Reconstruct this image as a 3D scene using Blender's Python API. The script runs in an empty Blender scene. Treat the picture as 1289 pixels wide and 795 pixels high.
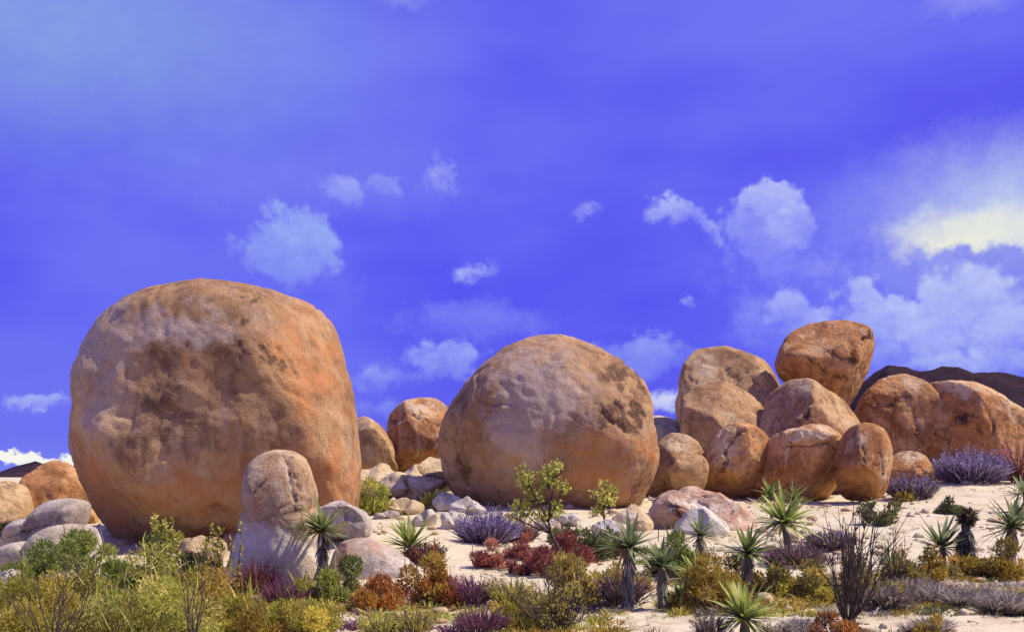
import bpy, math, random
import numpy as np
from mathutils import Vector, Matrix, Quaternion

# ------------------------------------------------------------------ camera
scene = bpy.context.scene
COL = scene.collection
F = 1382.0            # focal length in photo pixels (photo is 1289 x 795)
HY = 600.0            # eye level in the photo
EYE = 1.6
cam_d = bpy.data.cameras.new('camera')
cam = bpy.data.objects.new('camera', cam_d); COL.objects.link(cam)
cam.location = (0, 0, EYE); cam.rotation_euler = (math.pi/2, 0, 0)
cam_d.sensor_fit = 'HORIZONTAL'; cam_d.sensor_width = 36
cam_d.lens = F*36/1289
cam_d.shift_y = (HY-397.5)/1289
cam_d.clip_end = 20000
scene.camera = cam
scene.view_settings.view_transform = 'Standard'
scene.view_settings.look = 'None'
scene.view_settings.gamma = 1
scene.view_settings.exposure = 0.3

# ------------------------------------------------------------------ node helper
class NT:
    def __init__(self, tree):
        self.t = tree; tree.nodes.clear()
    def n(self, typ, **kw):
        nd = self.t.nodes.new(typ)
        for k, v in kw.items(): setattr(nd, k, v)
        return nd
    def set(self, sock, v):
        if v is None: return
        if isinstance(v, bpy.types.NodeSocket): self.t.links.new(v, sock)
        else: sock.default_value = v
    def m(self, op, a, b=None, c=None, clamp=False):
        nd = self.n('ShaderNodeMath', operation=op, use_clamp=clamp)
        self.set(nd.inputs[0], a); self.set(nd.inputs[1], b); self.set(nd.inputs[2], c)
        return nd.outputs[0]
    def vm(self, op, a, b=None):
        nd = self.n('ShaderNodeVectorMath', operation=op)
        self.set(nd.inputs[0], a)
        if b is not None: self.set(nd.inputs[1], b)
        return nd.outputs[0]
    def scale(self, a, s):
        nd = self.n('ShaderNodeVectorMath', operation='SCALE')
        self.set(nd.inputs[0], a); self.set(nd.inputs['Scale'], s)
        return nd.outputs[0]
    def mix(self, f, a, b, blend='MIX'):
        nd = self.n('ShaderNodeMix', data_type='RGBA', blend_type=blend)
        nd.clamp_factor = True
        self.set(nd.inputs[0], f); self.set(nd.inputs[6], a); self.set(nd.inputs[7], b)
        return nd.outputs[2]
    def smooth(self, x, lo, hi, a=0.0, b=1.0):
        nd = self.n('ShaderNodeMapRange', interpolation_type='SMOOTHSTEP')
        self.set(nd.inputs[0], x); nd.inputs[1].default_value = lo; nd.inputs[2].default_value = hi
        nd.inputs[3].default_value = a; nd.inputs[4].default_value = b
        return nd.outputs[0]
    def lin(self, x, lo, hi, a=0.0, b=1.0):
        nd = self.n('ShaderNodeMapRange'); nd.clamp = True
        self.set(nd.inputs[0], x); nd.inputs[1].default_value = lo; nd.inputs[2].default_value = hi
        nd.inputs[3].default_value = a; nd.inputs[4].default_value = b
        return nd.outputs[0]
    def noise(self, vec, scale, detail=4, rough=0.55, dist=0.0, col=False):
        nd = self.n('ShaderNodeTexNoise')
        self.set(nd.inputs['Vector'], vec)
        nd.inputs['Scale'].default_value = scale; nd.inputs['Detail'].default_value = detail
        nd.inputs['Roughness'].default_value = rough; nd.inputs['Distortion'].default_value = dist
        return nd.outputs['Color'] if col else nd.outputs['Fac']
    def ramp(self, x, stops):
        nd = self.n('ShaderNodeValToRGB'); r = nd.color_ramp
        while len(r.elements) < len(stops): r.elements.new(0.5)
        for e, (p, c) in zip(r.elements, stops): e.position = p; e.color = (*c, 1)
        self.set(nd.inputs[0], x)
        return nd.outputs[0]

def s2l(*c):
    return tuple((x/255/12.92 if x/255 <= 0.04045 else ((x/255+0.055)/1.055)**2.4) for x in c)

# ------------------------------------------------------------------ sun and sky
SUN_DIR = Vector((0.68, 0.0, 0.95)).normalized()
SUN_EL = math.asin(SUN_DIR.z)
sun_d = bpy.data.lights.new('sun', 'SUN')
sun_d.energy = 5.0; sun_d.angle = math.radians(0.53); sun_d.color = (1.0, 0.89, 0.70)
sun = bpy.data.objects.new('sun', sun_d); COL.objects.link(sun)
sun.rotation_euler = (-SUN_DIR).to_track_quat('-Z', 'Y').to_euler()
sun.location = (20, -20, 40)

world = bpy.data.worlds.new('World'); scene.world = world; world.use_nodes = True
world.cycles.sampling_method = 'NONE'
scene.cycles.max_bounces = 6; scene.cycles.diffuse_bounces = 4; scene.cycles.glossy_bounces = 2; scene.cycles.transmission_bounces = 3
def build_sky():
    g = NT(world.node_tree)
    out = g.n('ShaderNodeOutputWorld'); bg = g.n('ShaderNodeBackground')
    bg.inputs['Strength'].default_value = 0.1
    g.t.links.new(bg.outputs[0], out.inputs[0])
    sky = g.n('ShaderNodeTexSky', sky_type='NISHITA')
    sky.sun_disc = False; sky.sun_elevation = SUN_EL
    sky.sun_rotation = math.atan2(SUN_DIR.x, SUN_DIR.y); sky.altitude = 900
    co = g.n('ShaderNodeTexCoord').outputs['Generated']
    d = g.vm('NORMALIZE', co)
    sep = g.n('ShaderNodeSeparateXYZ'); g.set(sep.inputs[0], d)
    deg = 57.29578
    el = g.m('MULTIPLY', g.m('ARCSINE', sep.outputs[2]), deg)
    az = g.m('MULTIPLY', g.m('ARCTAN2', sep.outputs[0], sep.outputs[1]), deg)
    # clear-sky colour: a deep violet blue, paler towards the top and a little at the horizon
    base = g.ramp(g.lin(el, -2, 90), [(0.0, s2l(122, 140, 243)), (0.05, s2l(100, 104, 243)), (0.12, s2l(80, 76, 243)),
                                     (0.2, s2l(91, 90, 243)), (0.28, s2l(108, 112, 244)), (1.0, s2l(116, 122, 243))])
    soft = g.noise(g.vm('MULTIPLY', d, (1.6, 1.6, 4.0)), 1.3, 4, 0.5)
    base = g.mix(g.smooth(soft, 0.42, 0.72, 0, 0.5), base, (*s2l(128, 138, 245), 1))
    base = g.mix(g.smooth(soft, 0.34, 0.54, 0.7, 0), base, (*s2l(76, 70, 236), 1))
    col = base
    # warped coordinates make ragged cloud edges
    w1 = g.noise(d, 22, 6, 0.62, 0, True)
    w2 = g.noise(g.vm('ADD', d, (3.1, 1.7, 5.2)), 75, 5, 0.62, 0, True)
    s1 = g.n('ShaderNodeSeparateColor'); g.set(s1.inputs[0], w1)
    s2 = g.n('ShaderNodeSeparateColor'); g.set(s2.inputs[0], w2)
    def warp(x, i, a1, a2):
        x = g.m('MULTIPLY_ADD', g.m('SUBTRACT', s1.outputs[i], 0.5), a1, x)
        return g.m('MULTIPLY_ADD', g.m('SUBTRACT', s2.outputs[i], 0.5), a2, x)
    azw = warp(az, 0, 3.0, 1.3); elw = warp(el, 1, 2.4, 1.2)
    def vor(sc):
        nd = g.n('ShaderNodeTexVoronoi', feature='F1'); nd.inputs['Scale'].default_value = sc
        g.set(nd.inputs['Vector'], g.vm('ADD', d, g.scale(g.vm('SUBTRACT', w2, (0.5, 0.5, 0.5)), 0.012))); return nd.outputs['Distance']
    bil = g.m('ADD', g.m('MULTIPLY', vor(42), 0.75), g.m('MULTIPLY', vor(105), 0.42))
    bil = g.m('MULTIPLY', g.m('SUBTRACT', bil, 0.47), -1.0)
    wisp = g.noise(g.vm('MULTIPLY', d, (1, 1, 1.6)), 38, 8, 0.66)
    # clouds beyond the framed part keep the same scattered look all round
    cn = g.noise(g.vm('MULTIPLY', d, (1, 1, 2.0)), 3.2, 8, 0.6)
    away = g.m('MAXIMUM', g.smooth(g.m('ABSOLUTE', az), 27, 40), g.smooth(el, 26, 36))
    col = g.mix(g.m('MULTIPLY', g.m('MULTIPLY', g.smooth(cn, 0.47, 0.70), away), 0.75), col, (*s2l(205, 208, 245), 1))
    def pix(px, py):
        x = (px-644.5)/F; z = (HY-py)/F
        return math.degrees(math.atan(x)), math.degrees(math.atan(z/math.sqrt(1+x*x)))
    P = math.degrees(1/F)
    def cloud(cx, cy, a, b, strength, c=(176, 186, 248), lo=0.0, hi=0.55, fade=0.9, tilt=0, wispy=0.35, warped=True, puffy=0.6):
        nonlocal col
        ca, ce = pix(cx, cy)
        u = g.m('SUBTRACT', azw if warped else az, ca); v = g.m('SUBTRACT', elw if warped else el, ce)
        if tilt:
            t = math.radians(tilt); 
            u2 = g.m('ADD', g.m('MULTIPLY', u, math.cos(t)), g.m('MULTIPLY', v, math.sin(t)))
            v = g.m('SUBTRACT', g.m('MULTIPLY', v, math.cos(t)), g.m('MULTIPLY', u, math.sin(t))); u = u2
        u = g.m('MULTIPLY', u, 1/(a*P)); v = g.m('MULTIPLY', v, 1/(b*P))
        q = g.m('SUBTRACT', 1.0, g.m('SQRT', g.m('ADD', g.m('MULTIPLY', u, u), g.m('MULTIPLY', v, v))))
        if puffy: q = g.m('MULTIPLY_ADD', bil, puffy, q)
        dens = g.smooth(q, lo, hi*1.55 if hi < 0.85 else hi)
        if fade: dens = g.m('MULTIPLY', dens, g.lin(v, -1.0, 0.55, 1-fade, 1.0))
        if wispy: dens = g.m('MULTIPLY', dens, g.lin(wisp, 0.36, 0.60, 1-wispy, 1.0))
        col = g.mix(g.m('MULTIPLY', dens, strength), col, (*s2l(*c), 1))
    soft_kw = dict(lo=0.0, hi=1.0, fade=0.3, wispy=0.15, puffy=0.2)
    # thin veils
    cloud(60, 20, 560, 230, 0.7, (150, 178, 228), lo=0, hi=1.0, fade=0, wispy=0.1, puffy=0)
    cloud(300, 230, 260, 60, 0.22, (140, 150, 248), **soft_kw)
    cloud(1225, 0, 80, 26, 0.45, (170, 178, 240), **soft_kw)
    cloud(500, -5, 60, 16, 0.35, (170, 180, 240), **soft_kw)
    cloud(1060, 330, 330, 170, 0.42, (128, 134, 248), **soft_kw)
    cloud(1290, 250, 260, 110, 0.9, (190, 204, 240), lo=0, hi=1.0, fade=0, wispy=0.2, puffy=0)
    cloud(1270, 285, 180, 50, 0.6, (226, 232, 232), lo=0, hi=0.9, fade=0, wispy=0.2, puffy=0)
    # bright opening in the clouds
    cloud(1225, 292, 135, 42, 0.85, (238, 240, 222), lo=0.0, hi=0.9, fade=0, wispy=0.1, puffy=0.3)
    cloud(1190, 312, 90, 20, 0.9, (248, 247, 218), lo=0.0, hi=0.6, fade=0, wispy=0.1, tilt=6, puffy=0.5)
    # violet cloud bank before it
    cloud(1262, 345, 95, 48, 0.95, (132, 138, 238), lo=0.0, hi=0.22, fade=0.2, wispy=0.1)
    cloud(1140, 345, 85, 34, 0.8, (130, 136, 242), lo=0.0, hi=0.4, fade=0.3, wispy=0.1)
    cloud(1185, 340, 40, 18, 0.7, (150, 158, 240), lo=0.0, hi=0.4, fade=0.3, wispy=0.1)
    # cumulus
    cloud(1150, 400, 240, 120, 0.55, (140, 150, 248), hi=0.7, fade=0.1, puffy=0.4)
    cloud(1150, 425, 170, 60, 0.45, (150, 162, 248), hi=0.7, fade=0.3)
    cloud(1215, 395, 88, 62, 0.85, (196, 208, 248), hi=0.22)
    cloud(1265, 415, 60, 40, 0.6, (184, 196, 248), hi=0.3)
    cloud(1105, 395, 74, 40, 0.85, (190, 202, 248), hi=0.22, tilt=-14)
    cloud(1165, 425, 60, 26, 0.6, (176, 188, 248), hi=0.35)
    cloud(1225, 458, 110, 22, 0.7, (186, 200, 246), hi=0.4)
    cloud(1080, 440, 60, 20, 0.45, (160, 174, 248), hi=0.6)
    cloud(990, 335, 110, 62, 0.55, (146, 154, 250), hi=0.6, fade=0.6)
    cloud(965, 300, 64, 60, 0.6, (164, 174, 250), hi=0.3)
    cloud(968, 254, 44, 32, 0.85, (196, 206, 250), hi=0.25)
    cloud(1000, 285, 42, 38, 0.6, (182, 192, 250), hi=0.28)
    cloud(1035, 335, 50, 30, 0.45, (160, 168, 250), hi=0.4)
    cloud(882, 284, 30, 17, 0.7, (182, 192, 250), hi=0.35, tilt=-25)
    cloud(845, 268, 38, 19, 0.8, (190, 200, 250), hi=0.35, tilt=-20)
    cloud(912, 266, 14, 9, 0.5, (176, 186, 250), hi=0.5)
    cloud(950, 395, 44, 44, 0.55, (154, 164, 250), hi=0.5, tilt=-40)
    cloud(1005, 398, 62, 34, 0.75, (178, 190, 250), hi=0.28, tilt=-30)
    cloud(945, 425, 60, 26, 0.4, (150, 162, 250), hi=0.7)
    cloud(728, 264, 36, 11, 0.6, (186, 192, 250), hi=0.6)
    cloud(810, 452, 85, 36, 0.7, (164, 180, 248), hi=0.35)
    cloud(838, 503, 40, 17, 0.85, (226, 232, 248), hi=0.5, fade=0.3)
    cloud(868, 380, 10, 10, 0.6, (190, 198, 250), hi=0.6)
    cloud(362, 312, 78, 62, 0.9, (164, 186, 246), hi=0.25, tilt=-14)
    cloud(415, 350, 80, 60, 0.4, (140, 150, 248), hi=0.8, tilt=-30)
    cloud(432, 240, 44, 28, 0.7, (176, 188, 250), hi=0.35, tilt=-25)
    cloud(492, 234, 44, 14, 0.6, (172, 182, 250), hi=0.5)
    cloud(552, 222, 22, 36, 0.7, (180, 190, 250), hi=0.45, tilt=10)
    cloud(470, 250, 130, 40, 0.25, (140, 148, 250), hi=1.0, fade=0.3)
    cloud(605, 343, 46, 17, 0.8, (190, 202, 250), hi=0.45, tilt=14, wispy=0.8)
    cloud(600, 405, 140, 40, 0.55, (142, 150, 248), hi=0.5, fade=0.6)
    cloud(562, 458, 62, 32, 0.75, (168, 186, 248), hi=0.3)
    cloud(478, 478, 68, 22, 0.65, (160, 176, 248), hi=0.45)
    cloud(480, 515, 60, 20, 0.5, (166, 184, 248), hi=0.8, fade=0.2)
    cloud(55, 506, 70, 13, 0.75, (190, 204, 248), hi=0.5)
    # bright cloud bank lying on the horizon
    cloud(-40, 580, 210, 15, 1.0, (250, 250, 240), lo=0.0, hi=0.18, fade=0, wispy=0.1)
    tint = g.scale(col, 10.0*2**-0.3)
    fin = g.mix(0.05, tint, sky.outputs[0])
    g.t.links.new(fin, bg.inputs['Color'])
build_sky()

# ------------------------------------------------------------------ noise (numpy gradient noise)
_rs = np.random.RandomState(7)
_perm = np.tile(_rs.permutation(256), 3)
_grad = _rs.normal(size=(256, 3)); _grad /= np.linalg.norm(_grad, axis=1)[:, None]
def pnoise(p):
    p = np.asarray(p, float); i = np.floor(p).astype(int); f = p-i; i &= 255
    u = f*f*f*(f*(f*6-15)+10)
    r = 0
    for a in (0, 1):
        for b in (0, 1):
            for c in (0, 1):
                h = _perm[_perm[_perm[i[:, 0]+a]+i[:, 1]+b]+i[:, 2]+c]
                gdot = (_grad[h]*(f-np.array([a, b, c]))).sum(1)
                w = (u[:, 0] if a else 1-u[:, 0])*(u[:, 1] if b else 1-u[:, 1])*(u[:, 2] if c else 1-u[:, 2])
                r = r+gdot*w
    return r
def fbm(p, o=4, g=0.5):
    r = 0; a = 1
    for k in range(o):
        r = r+a*pnoise(p*(2**k)+k*17.3); a *= g
    return r
def sstep(x, a, b):
    t = np.clip((x-a)/(b-a), 0, 1); return t*t*(3-2*t)

# ------------------------------------------------------------------ terrain
def height(x, y):
    x = np.asarray(x, float); y = np.asarray(y, float)
    h = 1.32*(1-np.exp(-np.power(np.clip((y-12)/17, 0, None), 1.5)))
    h = h+0.42*sstep(x, 10.2, 13.5)*sstep(y, 28.5, 34)*(1-sstep(y, 60, 140))
    h = h+0.36*np.exp(-((x+2.6)/1.5)**2-((y-19.4)/1.6)**2)
    q = np.stack([x*0.16, y*0.16, x*0], -1).reshape(-1, 3)
    q2 = np.stack([x*0.7, y*0.7, x*0+4], -1).reshape(-1, 3)
    near = (1-sstep(y, 45, 90)).reshape(-1)
    h = h+((pnoise(q)*0.16+fbm(q2, 3)*0.05)*near).reshape(h.shape)
    return h
def hz(x, y): return float(height(np.array([x]), np.array([y]))[0])
def ground_at(px, py):
    """where the sight line through a photo point meets the sand"""
    ys = np.linspace(8, 70, 1400); xs = (px-644.5)/F*ys; zs = EYE+(HY-py)/F*ys
    d = zs-height(xs, ys); k = np.argmax(d <= 0)
    if d[k] > 0: k = len(ys)-1
    return float(xs[k]), float(ys[k]), hz(xs[k], ys[k])

# ------------------------------------------------------------------ object helpers
def tag(o, label=None, cat=None, group=None, kind=None):
    if label: o['label'] = label
    if cat: o['category'] = cat
    if group: o['group'] = group
    if kind: o['kind'] = kind
    return o
def mesh_np(name, verts, faces, mat, smooth=True, cols=None, attr='tint'):
    """faces: (n,k) int array, one face size"""
    me = bpy.data.meshes.new(name)
    verts = np.ascontiguousarray(verts, np.float32); faces = np.ascontiguousarray(faces, np.int32)
    n, k = faces.shape
    me.vertices.add(len(verts)); me.vertices.foreach_set('co', verts.ravel())
    me.loops.add(n*k); me.loops.foreach_set('vertex_index', faces.ravel())
    me.polygons.add(n); me.polygons.foreach_set('loop_start', np.arange(0, n*k, k, dtype=np.int32))
    me.update(calc_edges=True)
    me.polygons.foreach_set('use_smooth', np.full(n, smooth))
    if cols is not None:
        a = me.color_attributes.new(attr, 'FLOAT_COLOR', 'POINT')
        c = np.ones((len(verts), 4), np.float32); c[:, :3] = cols
        a.data.foreach_set('color', c.ravel())
    me.materials.append(mat); me.validate()
    return me
def link(name, data, parent=None, loc=(0, 0, 0)):
    o = bpy.data.objects.new(name, data); COL.objects.link(o); o.location = loc
    if parent: o.parent = parent
    return o
def ico(level):
    t = (1+5**.5)/2
    v = [(-1, t, 0), (1, t, 0), (-1, -t, 0), (1, -t, 0), (0, -1, t), (0, 1, t), (0, -1, -t), (0, 1, -t), (t, 0, -1), (t, 0, 1), (-t, 0, -1), (-t, 0, 1)]
    f = [(0, 11, 5), (0, 5, 1), (0, 1, 7), (0, 7, 10), (0, 10, 11), (1, 5, 9), (5, 11, 4), (11, 10, 2), (10, 7, 6), (7, 1, 8),
         (3, 9, 4), (3, 4, 2), (3, 2, 6), (3, 6, 8), (3, 8, 9), (4, 9, 5), (2, 4, 11), (6, 2, 10), (8, 6, 7), (9, 8, 1)]
    V = np.array(v, float); V /= np.linalg.norm(V, axis=1)[:, None]; Fc = np.array(f)
    for _ in range(level):
        E = np.concatenate([Fc[:, [0, 1]], Fc[:, [1, 2]], Fc[:, [2, 0]]]); E = np.sort(E, 1)
        U, inv = np.unique(E, axis=0, return_inverse=True); inv = inv.reshape(-1)
        M = V[U].sum(1); M /= np.linalg.norm(M, axis=1)[:, None]
        n = len(Fc); k = len(V); a, b, c = inv[:n]+k, inv[n:2*n]+k, inv[2*n:]+k
        V = np.concatenate([V, M])
        Fc = np.concatenate([np.stack([Fc[:, 0], a, c], 1), np.stack([Fc[:, 1], b, a], 1), np.stack([Fc[:, 2], c, b], 1), np.stack([a, b, c], 1)])
    return V, Fc
ICO = {k: ico(k) for k in range(1, 7)}

# ------------------------------------------------------------------ materials
def new_mat(name):
    m = bpy.data.materials.new(name); m.use_nodes = True
    g = NT(m.node_tree); o = g.n('ShaderNodeOutputMaterial')
    return m, g, o
def rock_mat(name, c1, c2, c3, dark=(0.055, 0.035, 0.03), pale=(0.36, 0.30, 0.28), orange=(0.46, 0.17, 0.06), scale=1.0, bump=0.7, cracks=0.6):
    m, g, o = new_mat(name)
    bs = g.n('ShaderNodeBsdfPrincipled'); g.t.links.new(bs.outputs[0], o.inputs[0])
    bs.inputs['Roughness'].default_value = 0.92; bs.inputs['Specular IOR Level'].default_value = 0.2
    co = g.n('ShaderNodeTexCoord').outputs['Object']
    rnd = g.n('ShaderNodeObjectInfo').outputs['Random']
    off = g.n('ShaderNodeCombineXYZ'); 
    g.set(off.inputs[0], g.m('MULTIPLY', rnd, 61)); g.set(off.inputs[1], g.m('MULTIPLY', rnd, 37)); g.set(off.inputs[2], g.m('MULTIPLY', rnd, 83))
    v = g.vm('ADD', co, off.outputs[0])
    n1 = g.noise(v, 0.75*scale, 6, 0.6, 0.6)
    n2 = g.noise(v, 3.2*scale, 8, 0.66, 0.3)
    n3 = g.noise(v, 34, 4, 0.7)
    n4 = g.noise(g.vm('MULTIPLY', v, (2.4, 2.4, 0.55)), 1.6*scale, 7, 0.65, 0.5)
    n5 = g.noise(v, 110, 2, 0.6)
    n6 = g.noise(v, 1.4*scale, 5, 0.6, 1.2); n7 = g.noise(g.vm('ADD', v, (9.0, 4.0, 2.0)), 1.9*scale, 4, 0.5)
    n8 = g.noise(v, 9.0, 6, 0.7, 0.4)
    col = g.ramp(n1, [(0.30, c1), (0.50, c2), (0.70, c3)])
    col = g.mix(g.smooth(n2, 0.44, 0.66, 0, 0.6), col, (*[x*0.55 for x in c1], 1))
    col = g.mix(g.smooth(n4, 0.54, 0.74, 0, 0.55), col, (*pale, 1))
    n9 = g.noise(g.vm('MULTIPLY', v, (3.2, 3.2, 0.22)), 1.5, 6, 0.6, 0.3)
    col = g.mix(g.smooth(n9, 0.54, 0.70, 0, 0.5), col, (*[x*0.8 for x in c1], 1))
    col = g.mix(g.smooth(n9, 0.30, 0.44, 0.3, 0), col, (*pale, 1))
    crack = g.m('MULTIPLY', g.smooth(g.m('ABSOLUTE', g.m('SUBTRACT', n6, 0.5)), 0.0, 0.011, 1, 0), g.smooth(n7, 0.52, 0.62))
    col = g.mix(g.smooth(n8, 0.56, 0.74, 0, 0.42), col, (*dark, 1))
    col = g.mix(g.smooth(n8, 0.30, 0.42, 0.45, 0), col, (*c3, 1))
    col = g.mix(g.m('MULTIPLY', crack, cracks), col, (*[x*0.6 for x in dark], 1))
    at = g.n('ShaderNodeAttribute', attribute_name='stain_and_light')  # mineral stains, plus painted shade and highlights on some rocks
    sp = g.n('ShaderNodeSeparateColor'); g.set(sp.inputs[0], at.outputs['Color'])
    brk = g.m('MULTIPLY_ADD', g.m('SUBTRACT', n2, 0.5), 1.3, g.m('MULTIPLY', g.m('SUBTRACT', n8, 0.5), 0.7))
    col = g.mix(g.m('MULTIPLY', g.smooth(g.m('ADD', sp.outputs[2], brk), 0.15, 0.85), 0.8), col, (*orange, 1))
    col = g.mix(g.m('MULTIPLY', g.smooth(g.m('ADD', sp.outputs[1], brk), 0.15, 0.85), 0.85), col, (*pale, 1))
    col = g.mix(g.m('MULTIPLY', g.smooth(g.m('ADD', sp.outputs[0], brk), 0.22, 0.80), 0.9), col, (*dark, 1))
    sp3 = g.lin(n3, 0.3, 0.7, 0.82, 1.15); sp5 = g.lin(n5, 0.3, 0.7, 0.86, 1.12)
    k = g.n('ShaderNodeCombineXYZ')
    kk = g.m('MULTIPLY', sp3, sp5)
    for i in range(3): g.set(k.inputs[i], kk)
    col = g.mix(1.0, col, k.outputs[0], 'MULTIPLY')
    g.set(bs.inputs['Base Color'], col)
    bh = g.m('ADD', g.m('ADD', g.m('MULTIPLY', n2, 0.7), g.m('MULTIPLY_ADD', n8, 0.55, g.m('MULTIPLY', crack, -0.6*cracks))), g.m('ADD', g.m('MULTIPLY', n3, 0.26), g.m('MULTIPLY', n5, 0.09)))
    b = g.n('ShaderNodeBump'); b.inputs['Strength'].default_value = bump; b.inputs['Distance'].default_value = 0.09
    g.set(b.inputs['Height'], bh); g.t.links.new(b.outputs[0], bs.inputs['Normal'])
    return m
MAT = {}
MAT['giant'] = rock_mat('brown_granite', (0.20, 0.105, 0.05), (0.43, 0.255, 0.125), (0.58, 0.385, 0.21), dark=(0.135, 0.075, 0.045), pale=(0.46, 0.355, 0.29), orange=(0.52, 0.215, 0.075), scale=0.55, cracks=0.35)
MAT['tan'] = rock_mat('tan_granite', (0.23, 0.115, 0.05), (0.48, 0.29, 0.135), (0.64, 0.45, 0.24), pale=(0.64, 0.50, 0.32))
MAT['orange'] = rock_mat('orange_granite', (0.24, 0.09, 0.035), (0.50, 0.24, 0.09), (0.64, 0.40, 0.185), pale=(0.68, 0.53, 0.33))
MAT['stone'] = rock_mat('lichened_granite', (0.30, 0.17, 0.09), (0.53, 0.36, 0.21), (0.64, 0.47, 0.29), pale=(0.68, 0.61, 0.52), orange=(0.5, 0.22, 0.09), cracks=0.3)
MAT['grey'] = rock_mat('grey_granite', (0.30, 0.235, 0.19), (0.50, 0.42, 0.35), (0.62, 0.54, 0.45), pale=(0.64, 0.58, 0.5), orange=(0.46, 0.26, 0.16))
MAT['white'] = rock_mat('bleached_granite', (0.42, 0.37, 0.31), (0.60, 0.545, 0.45), (0.70, 0.65, 0.55), pale=(0.72, 0.68, 0.6), orange=(0.5, 0.3, 0.18))
MAT['pink'] = rock_mat('pink_granite', (0.36, 0.19, 0.115), (0.54, 0.36, 0.24), (0.64, 0.50, 0.36), pale=(0.72, 0.64, 0.53), orange=(0.48, 0.21, 0.10))
MAT['sandstone'] = rock_mat('sandy_granite', (0.40, 0.27, 0.15), (0.58, 0.44, 0.26), (0.68, 0.55, 0.36), pale=(0.66, 0.58, 0.46))

def sand_mat():
    m, g, o = new_mat('pale_sand')
    bs = g.n('ShaderNodeBsdfPrincipled'); g.t.links.new(bs.outputs[0], o.inputs[0])
    bs.inputs['Roughness'].default_value = 0.95; bs.inputs['Specular IOR Level'].default_value = 0.1
    co = g.n('ShaderNodeTexCoord').outputs['Object']
    n1 = g.noise(co, 0.22, 6, 0.6, 0.4); n2 = g.noise(co, 1.7, 7, 0.62, 0.2); n3 = g.noise(co, 14, 5, 0.7); n4 = g.noise(co, 70, 3, 0.7)
    col = g.ramp(n1, [(0.32, (0.50, 0.425, 0.275)), (0.5, (0.60, 0.53, 0.365)), (0.68, (0.55, 0.475, 0.335))])
    col = g.mix(g.smooth(n2, 0.46, 0.68, 0, 0.75), col, (0.42, 0.32, 0.205, 1))
    col = g.mix(g.smooth(n3, 0.52, 0.72, 0, 0.55), col, (0.33, 0.25, 0.17, 1))
    k = g.n('ShaderNodeCombineXYZ')
    for i in range(3): g.set(k.inputs[i], g.lin(n4, 0.3, 0.7, 0.8, 1.15))
    col = g.mix(1.0, col, k.outputs[0], 'MULTIPLY')
    g.set(bs.inputs['Base Color'], col)
    b = g.n('ShaderNodeBump'); b.inputs['Strength'].default_value = 0.6; b.inputs['Distance'].default_value = 0.06
    g.set(b.inputs['Height'], g.m('ADD', g.m('MULTIPLY', n3, 0.5), g.m('ADD', n2, g.m('MULTIPLY', n4, 0.12))))
    g.t.links.new(b.outputs[0], bs.inputs['Normal'])
    return m
def leaf_mat(name='leaf_tissue', trans=0.38, rough=0.6):
    m, g, o = new_mat(name)
    bs = g.n('ShaderNodeBsdfPrincipled'); bs.inputs['Roughness'].default_value = rough; bs.inputs['Specular IOR Level'].default_value = 0.25
    at = g.n('ShaderNodeAttribute', attribute_name='tint').outputs['Color']
    co = g.n('ShaderNodeTexCoord').outputs['Object']
    k = g.n('ShaderNodeCombineXYZ'); nn = g.lin(g.noise(co, 9, 3, 0.6), 0.3, 0.7, 0.75, 1.2)
    for i in range(3): g.set(k.inputs[i], nn)
    c = g.mix(1.0, at, k.outputs[0], 'MULTIPLY')
    g.set(bs.inputs['Base Color'], c)
    tr = g.n('ShaderNodeBsdfTranslucent'); g.set(tr.inputs['Color'], c)
    mx = g.n('ShaderNodeMixShader'); mx.inputs[0].default_value = trans
    g.t.links.new(bs.outputs[0], mx.inputs[1]); g.t.links.new(tr.outputs[0], mx.inputs[2]); g.t.links.new(mx.outputs[0], o.inputs[0])
    return m
def wood_mat(name, a, b):
    m, g, o = new_mat(name)
    bs = g.n('ShaderNodeBsdfPrincipled'); bs.inputs['Roughness'].default_value = 0.9
    co = g.n('ShaderNodeTexCoord').outputs['Object']
    n = g.noise(g.vm('MULTIPLY', co, (1, 1, 0.3)), 40, 4, 0.6)
    g.set(bs.inputs['Base Color'], g.ramp(n, [(0.3, a), (0.7, b)]))
    bp = g.n('ShaderNodeBump'); bp.inputs['Strength'].default_value = 0.5; bp.inputs['Distance'].default_value = 0.01
    g.set(bp.inputs['Height'], n); g.t.links.new(bp.outputs[0], bs.inputs['Normal'])
    g.t.links.new(bs.outputs[0], o.inputs[0])
    return m
MAT['sand'] = sand_mat()
MAT['leaf'] = leaf_mat()
MAT['twig'] = wood_mat('dark_twig_bark', (0.035, 0.022, 0.018), (0.09, 0.06, 0.045))
MAT['trunk'] = wood_mat('shaggy_yucca_bark', (0.07, 0.055, 0.045), (0.20, 0.17, 0.14))
def mountain_mat():
    m, g, o = new_mat('dark_mountain_rock')
    bs = g.n('ShaderNodeBsdfPrincipled'); bs.inputs['Roughness'].default_value = 0.95; bs.inputs['Specular IOR Level'].default_value = 0.05
    co = g.n('ShaderNodeTexCoord').outputs['Object']
    n = g.noise(co, 0.012, 8, 0.65, 0.5); n2 = g.noise(co, 0.08, 6, 0.7)
    c = g.ramp(n, [(0.35, (0.020, 0.011, 0.018)), (0.55, (0.034, 0.017, 0.021)), (0.72, (0.075, 0.032, 0.022))])
    c = g.mix(g.smooth(n2, 0.45, 0.7, 0, 0.6), c, (0.035, 0.025, 0.035, 1))
    g.set(bs.inputs['Base Color'], c); g.t.links.new(bs.outputs[0], o.inputs[0])
    return m
MAT['mountain'] = mountain_mat()

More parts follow.
